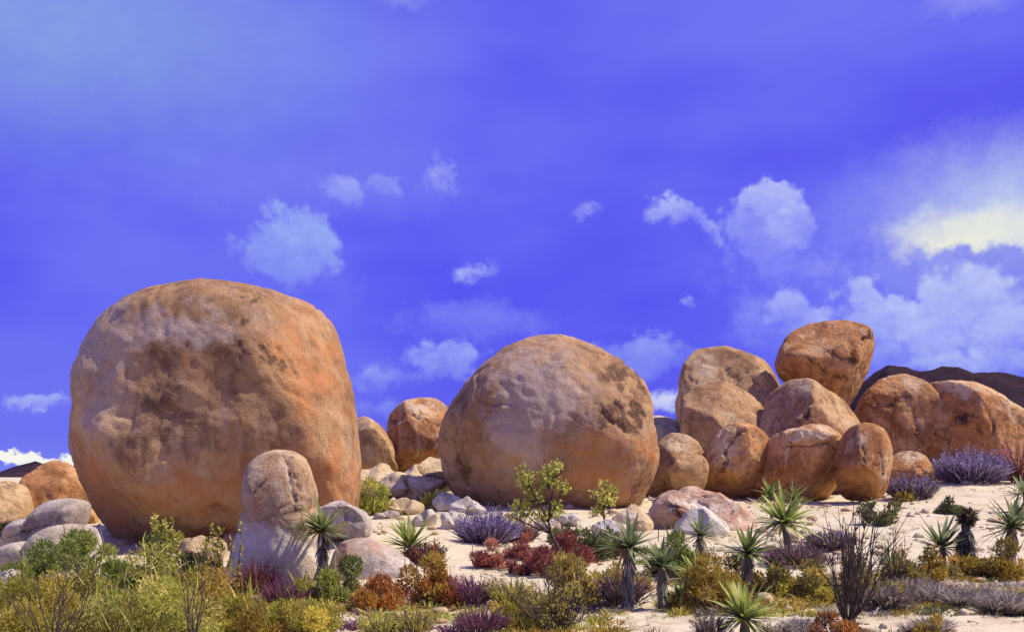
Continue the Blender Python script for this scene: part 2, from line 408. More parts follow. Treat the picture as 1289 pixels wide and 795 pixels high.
# ------------------------------------------------------------------ ground sheet and mountains
def build_ground():
    xs = np.unique(np.concatenate([np.linspace(-16, 22, 270), -16-np.geomspace(0.2, 7000, 46), 22+np.geomspace(0.2, 7000, 46)]))
    ys = np.unique(np.concatenate([np.linspace(7, 44, 250), 44+np.geomspace(0.3, 9000, 60), 7-np.geomspace(0.3, 400, 24)]))
    X, Y = np.meshgrid(xs, ys); Z = height(X, Y)
    fine = fbm(np.stack([X*2.2, Y*2.2, X*0+9], -1).reshape(-1, 3), 3).reshape(X.shape)*0.022*((Y < 44) & (Y > 6) & (X > -16) & (X < 22))
    V = np.stack([X, Y, Z+fine], -1).reshape(-1, 3); nx = len(xs); ny = len(ys)
    i = np.arange((nx-1)*(ny-1)); r, c = i//(nx-1), i % (nx-1); a = r*nx+c
    me = mesh_np('ground', V, np.stack([a, a+1, a+nx+1, a+nx], 1), MAT['sand'])
    tag(link('ground', me), 'pale cream desert sand between the boulders', 'ground', kind='structure')
build_ground()
def build_mountains():
    pts = [(-900, 560), (-500, 572), (-200, 580), (0, 592), (20, 585), (45, 579), (70, 588), (100, 583), (140, 590), (400, 597), (800, 590), (960, 560), (1040, 520), (1085, 482),
           (1118, 459), (1135, 462), (1155, 468), (1185, 462), (1205, 463), (1225, 470), (1255, 468), (1289, 474), (1400, 460), (1600, 490), (2000, 470)]
    D = 1500.0
    px = np.linspace(-900, 2000, 900); hp = np.interp(px, [p[0] for p in pts], [HY-p[1] for p in pts])
    NR = 90; dep = np.linspace(-520, 300, NR)
    prof = np.where(dep < 0, 1-(-dep/520)**0.9, 1-(dep/300)**2)
    V = []
    for k, (pf, dy) in enumerate(zip(prof, dep)):
        x = (px-644.5)/F*(D+dy); top = hp*1.02/F*D+EYE
        yy = np.full_like(x, D+dy)
        rough = fbm(np.stack([x*0.011, yy*0.011, x*0], -1), 6, 0.58)
        ridge = 1-np.abs(fbm(np.stack([x*0.0075+0.004*yy, yy*0.005, x*0+3], -1), 4, 0.55))*2.2
        z = -2+top*pf*(1-0.45*(1-pf)*(1-ridge))+rough*min(1, pf*1.3)*np.clip(top*0.11, 1.0, 9)
        V.append(np.stack([x, yy, z], -1))
    prof = dep
    V = np.concatenate(V); n = len(px)
    i = np.arange((n-1)*(len(prof)-1)); r, c = i//(n-1), i % (n-1); a = r*n+c
    me = mesh_np('mountain_range', V, np.stack([a, a+1, a+n+1, a+n], 1), MAT['mountain'], smooth=False)
    tag(link('mountain_range', me), 'dark purple brown mountain range on the far horizon', 'mountains', kind='structure')
build_mountains()

# ------------------------------------------------------------------ boulders
def outline_r(pts, c, soft=1.2):
    p = np.array(pts, float); th = np.arctan2(-(p[:, 1]-c[1]), p[:, 0]-c[0]); r = np.hypot(p[:, 0]-c[0], p[:, 1]-c[1])
    o = np.argsort(th); th, r = th[o], r[o]
    N = 360; t = np.linspace(-math.pi, math.pi, N, endpoint=False)
    rr = np.interp(t, np.concatenate([th-2*math.pi, th, th+2*math.pi]), np.tile(r, 3))
    w = np.exp(-0.5*(np.arange(-24, 25)/(soft*2.2))**2); w /= w.sum()
    rr = np.convolve(np.concatenate([rr[-24:], rr, rr[:24]]), w, 'valid')
    return t, rr
def seg_dist(P, poly):
    d = np.full(len(P), 1e9)
    for a, b in zip(poly[:-1], poly[1:]):
        a = np.array(a, float); b = np.array(b, float); ab = b-a
        t = np.clip(((P-a)@ab)/max(ab@ab, 1e-9), 0, 1)
        d = np.minimum(d, np.linalg.norm(P-(a+t[:, None]*ab), axis=1))
    return d
def rock(name, label, pts, D, mat, level=5, depth=0.9, p=2.25, amp=1.0, carve=(), stain_and_light=(), seed=0, cen=None, group=None, cat='boulder', lean=0.0, facets=(12, 0.52, 0.9, 0.9, True), under=0.28, fsoft=0.035):
    pts = np.array(pts, float)
    c = np.array(cen if cen else ((pts[:, 0].min()+pts[:, 0].max())/2, (pts[:, 1].min()+pts[:, 1].max())/2))
    t, rr = outline_r(pts, c)
    d, faces = ICO[level]
    s = np.hypot(d[:, 0], d[:, 2]); th = np.arctan2(d[:, 2], d[:, 0])
    r = np.interp(th, np.append(t, math.pi), np.append(rr, rr[0]))
    k = (s**p+np.abs(d[:, 1])**p)**(-1/p)
    u = r*np.cos(th)*s*k; v = r*np.sin(th)*s*k                 # photo pixels about the centre
    mp = D/F; R = rr.mean()*mp; dep = R*depth
    X = np.stack([u*mp, d[:, 1]*k*dep, v*mp], -1)
    ax = np.array([R, dep, R]); rf = np.random.RandomState(seed*3+1); nf, f0, f1, fs, fr = facets
    for _ in range(nf):
        nv = rf.normal(size=3)
        if fr: nv[1] = -abs(nv[1])-0.7
        nv /= np.linalg.norm(nv); dist = rf.uniform(f0, f1); E = X/ax
        sc = r/rr.mean() if not fr else 1.0
        ex = E@nv-dist*sc; ex = np.where(ex > 0, ex, 0); ex = ex*ex/(ex+fsoft)
        X = X-(nv*ax)[None, :]*(ex*fs)[:, None]
    q = X/R+seed*7.31
    X[:, 1] += dep*0.16*fbm(q*0.9+11, 2)*np.abs(d[:, 1])
    dirn = X/np.maximum(np.linalg.norm(X, axis=1), 1e-6)[:, None]
    nz = (0.050*fbm(q*1.3, 3)-0.006)*(0.3+0.7*np.abs(d[:, 1]))+0.022*fbm(q*3.7+5, 4, 0.6)+0.008*fbm(q*14+2, 3, 0.6)-0.016*np.clip(np.abs(pnoise(q*2.6+8))*-6+0.6, 0, 1)*sstep(pnoise(q*1.9+13), -0.05, 0.25)
    nz -= 0.030*np.exp(-(np.abs(fbm(q*1.1+31, 3))/0.035)**2)*sstep(pnoise(q*1.7+3), 0.0, 0.3)      # weathered joints
    X += dirn*(nz*R*amp)[:, None]
    img = np.stack([c[0]+u, c[1]-v], -1)
    front = np.clip(-d[:, 1]*3+0.5, 0, 1)
    jit = np.stack([fbm(q*6+1, 4, 0.65), fbm(q*6+9, 4, 0.65), q[:, 0]*0], -1)[:, :2]*rr.mean()*0.10
    st = np.zeros((len(X), 3))
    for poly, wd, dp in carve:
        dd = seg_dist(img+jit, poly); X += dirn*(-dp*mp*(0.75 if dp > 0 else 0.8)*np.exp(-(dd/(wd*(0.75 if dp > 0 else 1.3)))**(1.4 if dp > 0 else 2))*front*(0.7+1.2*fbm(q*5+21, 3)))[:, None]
        if dp > 0: st[:, 0] = np.maximum(st[:, 0], (0.62 if wd < 8 else 0.3)*np.exp(-(dd/(wd*0.7))**2)*front)  # paints shade into the colour of carved grooves and pits
    for (sx, sy, rx, ry, ang, ch, val) in stain_and_light:
        a = math.radians(ang); e = img+jit*2-np.array([sx, sy])
        e1 = (e[:, 0]*math.cos(a)+e[:, 1]*math.sin(a))/rx; e2 = (-e[:, 0]*math.sin(a)+e[:, 1]*math.cos(a))/ry
        st[:, ch] = np.maximum(st[:, ch], val*np.exp(-(e1*e1+e2*e2))*np.clip(-d[:, 1]*3+1.2, 0, 1))
    cx, cz = (c[0]-644.5)*mp, EYE+(HY-c[1])*mp
    gz = cz+X[:, 2].min()
    X[:, 2] += cz-gz
    tb = np.clip(-(img[:, 1]*0+v)/rr.mean(), 0, 1.3); X[:, 1] += under*R*tb*tb
    if lean: X[:, 1] += X[:, 2]*lean
    me = mesh_np(name, X, faces, MAT[mat], True, st, 'stain_and_light')
    o = link(name, me, None, (cx, D, gz))
    tag(o, label, cat, group)
    return o

DK, PL, OR = 0, 1, 2  # dark, pale and orange patches; some dark and pale ones paint shade and light
# the giant boulder
rock('boulder', 'giant rounded brown boulder towering behind the upright stone', 
     [(104, 555), (112, 512), (111, 474), (122, 437), (146, 400), (190, 373), (233, 360), (294, 357), (332, 365), (374, 376), (406, 391), (422, 421), (432, 459), (441, 503), (447, 550), (450, 600), (446, 640), (426, 668), (379, 692), (303, 708), (209, 715), (162, 705), (136, 690), (121, 650), (110, 600)],
     20.6, 'giant', 6, 0.88, 2.6, 0.8, under=0.45, facets=(6, 0.8, 0.98, 0.7, True), fsoft=0.1, seed=1, cen=(272, 530),
     carve=[([(328, 432), (336, 450), (344, 466)], 4, 5), ([(346, 396), (354, 399)], 4, 4), ([(370, 455), (378, 470)], 5, 4), ([(360, 463), (363, 470)], 4, 3), ([(395, 450), (403, 470), (398, 480)], 5, 3),
            ([(300, 400), (345, 412), (375, 405)], 14, 3), ([(120, 470), (150, 500), (170, 560)], 20, -4), ([(408, 386), (425, 430), (436, 480)], 9, -4), ([(225, 600), (260, 560), (320, 585)], 24, 4)],
     stain_and_light=[(165, 445, 60, 60, -20, PL, 0.85), (225, 385, 95, 26, -12, DK, 0.4), (250, 515, 65, 50, -20, DK, 0.42), (205, 555, 50, 40, 10, DK, 0.36), (350, 495, 50, 60, 0, DK, 0.40), (390, 540, 30, 40, 0, DK, 0.35),
            (265, 425, 95, 26, 0, PL, 0.85), (175, 530, 30, 60, 10, PL, 0.65), (145, 630, 50, 80, 10, OR, 0.85), (405, 470, 40, 90, -8, OR, 0.7), (415, 600, 45, 60, 0, OR, 0.8), (280, 620, 100, 50, 0, OR, 0.65), (290, 480, 30, 50, 0, OR, 0.4), (300, 660, 90, 26, 0, DK, 0.4),  # the last dark patch is shade painted under the overhang
            (336, 450, 5, 18, -25, DK, 1.1), (350, 398, 9, 5, 0, DK, 1.1), (374, 462, 8, 12, -20, DK, 0.9), (400, 462, 7, 16, 10, DK, 0.7)])  # shade painted into the carved dash and small hollows
# the standing stone before it
rock('standing_stone', 'tall upright stone with pale foot standing before the giant boulder',
     [(310, 640), (308, 610), (312, 588), (325, 573), (345, 566), (368, 567), (384, 577), (392, 600), (396, 640), (398, 690), (412, 745), (350, 760), (280, 745), (293, 705), (303, 670)],
     15.7, 'stone', 6, 0.85, 2.4, 0.55, under=0.0, facets=(4, 0.85, 0.98, 0.5, True), fsoft=0.15, seed=2, cen=(350, 650), cat='standing stone', 
     carve=[([(362, 572), (374, 590), (380, 630)], 4, 5), ([(378, 575), (387, 600), (391, 640)], 6, -4), ([(333, 620), (342, 606)], 3, 1.5)],
     stain_and_light=[(345, 705, 70, 46, 0, PL, 1.4), (335, 640, 30, 20, 0, OR, 0.6), (385, 725, 22, 18, -30, OR, 0.8), (348, 585, 26, 10, 0, DK, 0.2), (374, 645, 6, 22, 0, DK, 0.35)])
# rocks beside the giant
FA = (15, 0.50, 0.86, 0.94, False)
G1 = 'rocks leaning beside the giant boulder'
rock('boulder', 'orange brown domed boulder wedged beside the giant boulder', [(18, 670), (24, 630), (38, 595), (58, 577), (78, 580), (98, 597), (115, 640), (112, 690), (60, 705), (20, 700)], 23.2, 'orange', 5, 1.0, 2.3, 1.0, seed=3, group=G1,
     carve=[([(30, 605), (23, 640), (20, 665)], 3, 5), ([(70, 610), (55, 640), (45, 670)], 8, 3)], stain_and_light=[(60, 640, 25, 30, 0, DK, 0.3)])
rock('boulder', 'low dull brown boulder against the orange domed boulder', [(-60, 700), (-52, 640), (-20, 612), (8, 603), (24, 608), (36, 640), (34, 700), (-10, 715)], 22.2, 'tan', 5, 1.0, 2.3, 1.0, seed=4, group=G1, stain_and_light=[(15, 650, 20, 30, 0, DK, 0.3)])
rock('rock_slab', 'upper grey tilted slab leaning below the orange domed boulder', [(-14, 700), (6, 676), (44, 653), (92, 627), (110, 632), (108, 650), (84, 680), (40, 712), (0, 722)], 17.7, 'grey', 5, 0.9, 3.2, 0.5, under=0.0, seed=5, group=G1, cat='rock', facets=(5, 0.6, 0.9, 0.9, True),
     carve=[([(10, 684), (60, 664), (98, 648)], 3, 5)])
rock('rock_slab', 'lower mauve grey tilted slab under the upper grey slab', [(-40, 738), (-8, 712), (42, 690), (98, 660), (116, 662), (124, 695), (92, 732), (0, 745)], 16.7, 'grey', 5, 0.9, 3.2, 0.5, under=0.0, facets=(5, 0.6, 0.9, 0.9, True), seed=6, group=G1, cat='rock', stain_and_light=[(100, 668, 20, 16, 0, OR, 0.5), (90, 680, 20, 16, 0, DK, 0.35)])

# boulder of the middle ground
rock('boulder', 'great domed tan boulder with dark pits behind the leafy saplings',
     [(552, 570), (556, 535), (569, 510), (585, 485), (605, 463), (640, 437), (680, 425), (705, 422), (735, 431), (770, 449), (800, 471), (816, 495), (820, 530), (825, 555), (826, 585), (818, 615),
      (800, 645), (760, 662), (700, 668), (640, 664), (600, 652), (571, 625), (557, 597)], 29.0, 'giant', 6, 0.9, 2.35, 0.8, facets=(6, 0.78, 0.98, 0.7, True), fsoft=0.1, seed=8, cen=(692, 545),
     carve=[([(772, 474), (776, 480)], 6, 8), ([(790, 470), (802, 490)], 6, 6), ([(783, 452), (800, 472), (812, 500)], 4, 5), ([(752, 517), (768, 532), (790, 545)], 6, 6), ([(770, 512), (775, 520)], 6, 7), ([(790, 518), (796, 530)], 7, 8),
            ([(758, 470), (780, 500), (812, 520)], 10, -3), ([(796, 575), (815, 570), (826, 585)], 9, -3), ([(790, 606), (812, 616)], 10, 4), ([(575, 520), (566, 580), (580, 620)], 6, 4), ([(827, 545), (832, 580)], 5, 5), ([(560, 560), (570, 600)], 6, -3)],
     stain_and_light=[(680, 500, 70, 55, 20, PL, 0.95), (650, 555, 45, 55, 0, PL, 0.85), (660, 540, 22, 26, 0, DK, 0.28), (582, 520, 16, 30, 15, DK, 0.5), (690, 430, 40, 14, 0, DK, 0.35), (775, 478, 11, 11, 0, DK, 1.2), (801, 480, 10, 24, -20, DK, 1.1), (690, 640, 120, 26, 0, DK, 0.4), (745, 610, 60, 30, 0, OR, 0.7),  # dark pits and dark base have shade painted into the colour
            (768, 526, 24, 11, 30, DK, 1.2), (796, 524, 10, 12, 0, DK, 1.2), (775, 545, 16, 8, 30, DK, 0.8), (745, 570, 60, 45, 0, OR, 0.5), (805, 570, 20, 20, 0, OR, 0.9), (800, 605, 22, 18, 0, DK, 0.5), (590, 610, 30, 25, 0, OR, 0.4), (620, 470, 40, 30, -30, DK, 0.2)])
G2 = 'rocks between the two great boulders'
rock('boulder', 'smooth mauve brown boulder half hidden by the giant boulder', [(440, 620), (438, 545), (446, 525), (457, 522), (472, 530), (488, 550), (496, 578), (494, 620), (465, 628)], 33.5, 'tan', 5, 1.0, 2.3, seed=9, group=G2, stain_and_light=[(468, 570, 20, 25, 0, PL, 0.5)])
rock('boulder', 'round orange boulder with a flat lighter cap between the great boulders', [(487, 545), (491, 520), (507, 506), (530, 499), (551, 502), (567, 515), (573, 545), (568, 590), (550, 622), (510, 622), (492, 580)], 34.5, 'orange', 5, 1.0, 2.4, seed=10, group=G2,
     carve=[([(492, 528), (510, 517), (535, 515), (560, 524)], 4, 6), ([(495, 540), (515, 524), (545, 524), (560, 540)], 6, -3)], stain_and_light=[(530, 507, 34, 9, 0, PL, 0.8), (520, 530, 25, 6, 0, DK, 0.3)])
rock('rock_slab', 'sloping tan slab lying under the round orange boulder', [(482, 612), (505, 592), (528, 580), (556, 573), (590, 580), (596, 615), (550, 624), (490, 622)], 31.6, 'sandstone', 5, 1.2, 2.7, facets=FA, seed=11, group=G2, cat='rock', carve=[([(490, 602), (530, 600), (570, 606)], 3, 4)])
rock('rock_slab', 'sandy slab lying at the foot of the mauve brown boulder', [(432, 622), (440, 592), (465, 584), (495, 590), (512, 603), (505, 622), (450, 628)], 30.8, 'sandstone', 5, 1.3, 2.7, facets=FA, seed=12, group=G2, cat='rock')
rock('rock_slab', 'low flat sandy slab in front of the sloping tan slab', [(465, 620), (480, 605), (515, 597), (555, 600), (572, 612), (565, 626), (500, 630)], 29.6, 'sandstone', 5, 1.4, 2.8, facets=FA, seed=13, group=G2, cat='rock')

# rocks in the gap right of the domed boulder
G3 = 'small rocks in the gap beside the domed boulder'
rock('boulder', 'small yellow boulder peeping from behind the gap in the rocks', [(810, 620), (815, 525), (836, 512), (856, 517), (868, 545), (868, 615), (830, 625)], 38.0, 'sandstone', 4, 1.0, 2.4, seed=14, group=G3)
rock('boulder', 'yellow topped brown boulder wedged in the gap of the rocks', [(820, 625), (826, 560), (845, 543), (868, 548), (886, 575), (890, 620), (850, 632)], 32.5, 'tan', 5, 1.0, 2.3, seed=15, group=G3, stain_and_light=[(850, 550, 22, 8, 0, PL, 0.8)])  # pale patch paints sunlight onto the top
rock('rock', 'small tan rock lying at the mouth of the shaded gap', [(845, 605), (850, 580), (868, 568), (886, 574), (890, 600), (880, 622), (855, 622)], 30.6, 'tan', 4, 1.0, 2.3, seed=16, group=G3, cat='rock')

# the pile; its pale tops are partly sunlight painted into the colour
G4 = 'boulders piled together'
rock('boulder', 'broad tan boulder at the back of the pile, streaked dark on top', [(856, 490), (861, 456), (879, 438), (905, 436), (945, 447), (974, 458), (990, 500), (980, 580), (930, 625), (880, 610), (862, 550)], 37.2, 'tan', 5, 0.9, 2.3, seed=17, group=G4,
     carve=[([(905, 450), (925, 470), (935, 490)], 4, 4), ([(930, 452), (950, 475), (962, 490)], 4, 4)], stain_and_light=[(925, 458, 30, 10, 30, DK, 0.5), (880, 450, 24, 12, -30, PL, 0.6), (945, 475, 20, 8, 50, DK, 0.5)])
rock('boulder', 'egg shaped tan boulder in front of the dark streaked boulder', [(857, 520), (861, 496), (879, 481), (908, 476), (940, 487), (962, 506), (972, 545), (966, 600), (945, 630), (900, 630), (880, 590), (866, 560)], 35.0, 'tan', 5, 0.8, 2.3, seed=18, group=G4,
     stain_and_light=[(900, 545, 35, 25, 0, OR, 0.4), (915, 505, 26, 14, 20, PL, 0.5)])
rock('boulder', 'round orange boulder perched on top of the pile', [(977, 460), (984, 435), (1004, 413), (1035, 403), (1066, 403), (1093, 414), (1109, 436), (1112, 460), (1101, 485), (1078, 512), (1040, 508), (998, 488)], 36.0, 'orange', 6, 0.92, 2.2, seed=19, group=G4,
     carve=[([(1075, 418), (1090, 432), (1104, 430)], 6, 6), ([(1030, 440), (1050, 455), (1075, 470)], 6, 4), ([(1062, 440), (1085, 465)], 5, 4), ([(1000, 460), (1030, 480), (1060, 490)], 6, 3)],
     stain_and_light=[(1088, 425, 18, 10, 20, DK, 0.8), (1045, 455, 22, 10, 40, DK, 0.6), (1075, 465, 20, 8, 35, DK, 0.6), (1010, 465, 26, 14, 40, DK, 0.4), (1015, 430, 26, 16, -30, PL, 0.4)])
rock('boulder', 'sloping wedge boulder with a dark hollow under the perched boulder', [(961, 510), (967, 485), (984, 473), (1010, 475), (1040, 489), (1076, 515), (1086, 535), (1086, 590), (1070, 630), (985, 630), (968, 560)], 34.0, 'tan', 5, 0.85, 2.3, seed=20, group=G4,
     carve=[([(985, 505), (1000, 515)], 18, 9)], stain_and_light=[(992, 512, 20, 18, 20, DK, 0.75), (1050, 530, 25, 14, 30, OR, 0.5), (1000, 480, 30, 7, 15, PL, 0.6)])  # hollow darkened with painted shade, pale patch a painted highlight on top
rock('boulder', 'pointed orange boulder with curved ridge, first along the foot of the pile', [(883, 605), (894, 566), (908, 541), (925, 530), (946, 534), (966, 550), (976, 580), (970, 620), (945, 640), (890, 638)], 32.0, 'orange', 5, 0.85, 2.35, seed=21, group=G4,
     carve=[([(893, 600), (905, 560), (925, 540), (950, 545)], 4, 5), ([(890, 590), (900, 558), (920, 536)], 4, -3)], stain_and_light=[(905, 560, 10, 30, 25, PL, 0.8), (945, 595, 20, 14, 0, DK, 0.3), (925, 570, 14, 22, 30, OR, 0.5)])
rock('boulder', 'broad orange boulder split by a curved crack at the foot of the pile', [(950, 605), (954, 575), (968, 553), (1000, 541), (1030, 534), (1052, 543), (1064, 565), (1066, 605), (1058, 640), (958, 640)], 31.6, 'orange', 6, 0.85, 2.5, seed=22, group=G4,
     carve=[([(975, 563), (1010, 560), (1035, 560), (1052, 572)], 3, 6), ([(985, 550), (1025, 545), (1050, 560)], 7, -4), ([(1045, 578), (1060, 577)], 2.5, 3), ([(1050, 568), (1058, 572)], 5, -4)], stain_and_light=[(1010, 547, 45, 9, -8, PL, 0.8), (1010, 595, 40, 18, 0, OR, 0.4)])
rock('standing_stone', 'smooth egg shaped stone standing upright before the pile', [(1055, 590), (1058, 560), (1070, 538), (1090, 531), (1110, 537), (1120, 560), (1123, 598), (1116, 625), (1102, 642), (1078, 642), (1063, 622)], 30.4, 'orange', 5, 0.9, 2.3, 0.7, seed=23, group=G4, cat='standing stone',
     carve=[([(1084, 552), (1082, 575)], 4, 3), ([(1086, 584), (1104, 580)], 2, 2.5), ([(1108, 555), (1112, 600)], 4, 3), ([(1116, 560), (1119, 605)], 4, -2)], stain_and_light=[(1086, 560, 8, 16, 5, DK, 0.5), (1114, 590, 7, 26, 0, PL, 0.9), (1080, 545, 20, 12, 0, PL, 0.5)])  # tall narrow pale patch is a highlight painted down the right edge
rock('boulder', 'small low round boulder between the egg shaped stone and lavender bush', [(1116, 600), (1122, 576), (1146, 567), (1164, 574), (1172, 592), (1170, 620), (1140, 628), (1118, 625)], 34.0, 'orange', 5, 1.0, 2.3, seed=24, group=G4, stain_and_light=[(1146, 571, 22, 6, 0, PL, 0.8), (1140, 590, 14, 8, 0, DK, 0.3)])
rock('boulder', 'tall cracked boulder beside the perched boulder, backing the small round one', [(1077, 525), (1089, 496), (1110, 476), (1136, 470), (1160, 479), (1178, 500), (1184, 560), (1170, 620), (1110, 630), (1084, 600)], 36.8, 'orange', 6, 0.85, 2.35, seed=25, group=G4,
     carve=[([(1124, 492), (1132, 515), (1140, 545), (1158, 565)], 3, 6), ([(1100, 505), (1122, 492)], 4, 3), ([(1084, 520), (1100, 500), (1120, 480)], 8, -3)], stain_and_light=[(1142, 530, 8, 26, -15, PL, 0.6), (1135, 478, 26, 8, 0, PL, 0.7), (1090, 530, 12, 16, 0, DK, 0.3)])
rock('boulder', 'long sloping orange boulder behind the big lavender bush', [(1142, 525), (1149, 498), (1170, 482), (1200, 479), (1232, 486), (1262, 505), (1290, 526), (1335, 565), (1345, 630), (1250, 640), (1185, 635), (1162, 600), (1148, 560)], 36.6, 'orange', 6, 0.8, 2.4, seed=26, group=G4, cen=(1235, 560),
     carve=[([(1160, 545), (1170, 530), (1190, 522), (1205, 530)], 5, 5), ([(1195, 500), (1225, 520), (1240, 550)], 8, 4), ([(1235, 530), (1245, 548)], 3, 4), ([(1155, 540), (1165, 580)], 4, 4), ([(1190, 550), (1210, 560)], 8, 4)],
     stain_and_light=[(1185, 530, 22, 10, -25, DK, 0.55), (1205, 555, 16, 8, 20, DK, 0.55), (1190, 490, 34, 10, 0, PL, 0.8), (1255, 510, 40, 8, 38, PL, 0.7), (1220, 560, 60, 30, 0, OR, 0.5)])

# low slabs and pale stones on the sand
G5 = 'pale rocks lying on the sand'
rock('rock_slab', 'long pink slab with pale top lying before the pointed boulder', [(815, 650), (828, 628), (875, 616), (922, 620), (950, 644), (954, 668), (940, 690), (850, 692), (818, 680)], 23.4, 'pink', 6, 0.9, 2.8, facets=FA, seed=30, group=G5, cat='rock',
     carve=[([(925, 632), (910, 650), (902, 668)], 3, 5), ([(835, 635), (845, 660), (850, 672)], 5, 5), ([(835, 640), (870, 637), (910, 642)], 3, 3)], stain_and_light=[(880, 626, 40, 8, 0, PL, 0.9), (848, 655, 14, 16, 0, OR, 0.8), (915, 640, 20, 14, 0, OR, 0.5), (930, 665, 16, 10, 0, OR, 0.4)])
rock('rock', 'white rounded rock leaning on the long pink slab', [(836, 668), (848, 648), (875, 640), (905, 643), (918, 655), (914, 685), (850, 690)], 22.2, 'white', 5, 0.9, 2.4, facets=FA, seed=31, group=G5, cat='rock', stain_and_light=[(880, 664, 20, 8, 0, DK, 0.25)])
rock('rock', 'pale yellow rounded rock at the end of the long pink slab', [(770, 670), (778, 642), (795, 632), (815, 640), (828, 660), (828, 685), (785, 690)], 22.6, 'sandstone', 5, 0.9, 2.4, facets=FA, seed=32, group=G5, cat='rock', stain_and_light=[(790, 640, 18, 8, 0, PL, 0.7)])
rock('rock_slab', 'thin orange slab lying between the domed boulder and long pink slab', [(815, 640), (828, 626), (855, 618), (885, 617), (905, 622), (890, 640), (840, 648)], 26.0, 'pink', 4, 1.2, 2.6, seed=45, group=G5, cat='rock', stain_and_light=[(850, 628, 40, 8, 0, OR, 0.7)])

def auto_rock(label, px, base, w, h, mat, seed, name='rock', level=4, group=G5, bury=0.35, depth=0.95, stain_and_light=(), carve=()):
    rs = np.random.RandomState(seed*13+5)
    x, y, z = ground_at(px, base-2)
    pts = []
    tilt = rs.uniform(-0.25, 0.25)
    for a in np.linspace(0, 2*math.pi, 14, endpoint=False):
        r = 1+rs.uniform(-0.12, 0.12)
        e = 2.6
        cx = math.copysign(abs(math.cos(a))**(2/e), math.cos(a)); sz = math.copysign(abs(math.sin(a))**(2/e), math.sin(a))
        hh = h/(1+bury)
        pts.append((px+cx*r*w/2+tilt*sz*w*0.2, base-h/2+bury*h/4-(sz*r)*h*(1+bury/2)/2))
    return rock(name, label, pts, y+w*0.5*y/F*0.6, mat, level+1 if level < 5 else 5, depth, 2.5, 1.1, seed=seed, group=group, cat='rock', stain_and_light=stain_and_light, carve=carve, facets=(14, 0.55, 0.88, 0.94, False))
rock('rock', 'wedge shaped grey rock at the foot of the giant boulder', [(396, 680), (403, 632), (412, 623), (430, 622), (447, 634), (468, 656), (474, 680), (430, 690)], 18.6, 'grey', 5, 1.0, 2.5, seed=50, group=G5, cat='rock', facets=FA, under=0.0)
rock('rock', 'low mauve mound of rock beside the trunked yucca', [(392, 745), (404, 706), (424, 686), (452, 676), (480, 682), (504, 698), (530, 722), (552, 748), (470, 765)], 16.6, 'grey', 5, 0.8, 2.1, seed=51, group=G5, cat='rock', facets=(6, 0.7, 0.95, 0.8, True), under=0.0,
     stain_and_light=[(440, 690, 26, 14, 0, OR, 0.6), (478, 685, 26, 14, 0, OR, 0.6), (460, 715, 50, 16, 0, PL, 0.8)])
auto_rock('small dark grey rock between the wedge rock and white cobbles', 486, 655, 36, 14, 'grey', 52)
auto_rock('white cobble nearest the stemless green tuft on open sand', 535, 664, 36, 24, 'white', 53)
auto_rock('broad white cobble touching the lavender bush', 572, 668, 40, 24, 'white', 54)
auto_rock('long white cobble against the base of the domed boulder', 588, 650, 50, 24, 'white', 55)
auto_rock('round white cobble on the sand beside the yellow green bush', 560, 646, 40, 26, 'white', 56)
auto_rock('flat white rock in the grass before the dark green bush', 98, 742, 92, 30, 'white', 57, level=5)
auto_rock('small white rock at the foot of the giant boulder', 158, 724, 40, 18, 'white', 58)
auto_rock('pale sandy rounded rock under the giant boulder overhang', 252, 708, 84, 34, 'sandstone', 59, level=5)
auto_rock('small pinkish rock beside the upright stone', 292, 690, 30, 22, 'pink', 60)
auto_rock('small white rock below the dark red bush', 320, 764, 36, 16, 'white', 61)
auto_rock('pale blue grey rock under the taller sapling', 716, 664, 44, 24, 'white', 62)
auto_rock('white and red rock beneath the shorter sapling', 765, 682, 52, 28, 'white', 63, stain_and_light=[(775, 672, 12, 8, 0, OR, 0.8)])
auto_rock('small grey rock behind the taller sapling stem', 690, 668, 36, 18, 'grey', 64)
auto_rock('tiny brown rock at the mouth of the shaded gap', 878, 618, 28, 15, 'tan', 65)
auto_rock('small orange rock at the base of the pitted boulder corner', 804, 626, 30, 24, 'orange', 66)
auto_rock('flat cream rock among the orange bushes', 512, 762, 40, 10, 'white', 67)
auto_rock('low cream rock on the sand above the green tuft', 508, 650, 60, 22, 'sandstone', 68)
auto_rock('flat pale rock at the edge of the yellow grass clump', 10, 742, 40, 26, 'white', 69)

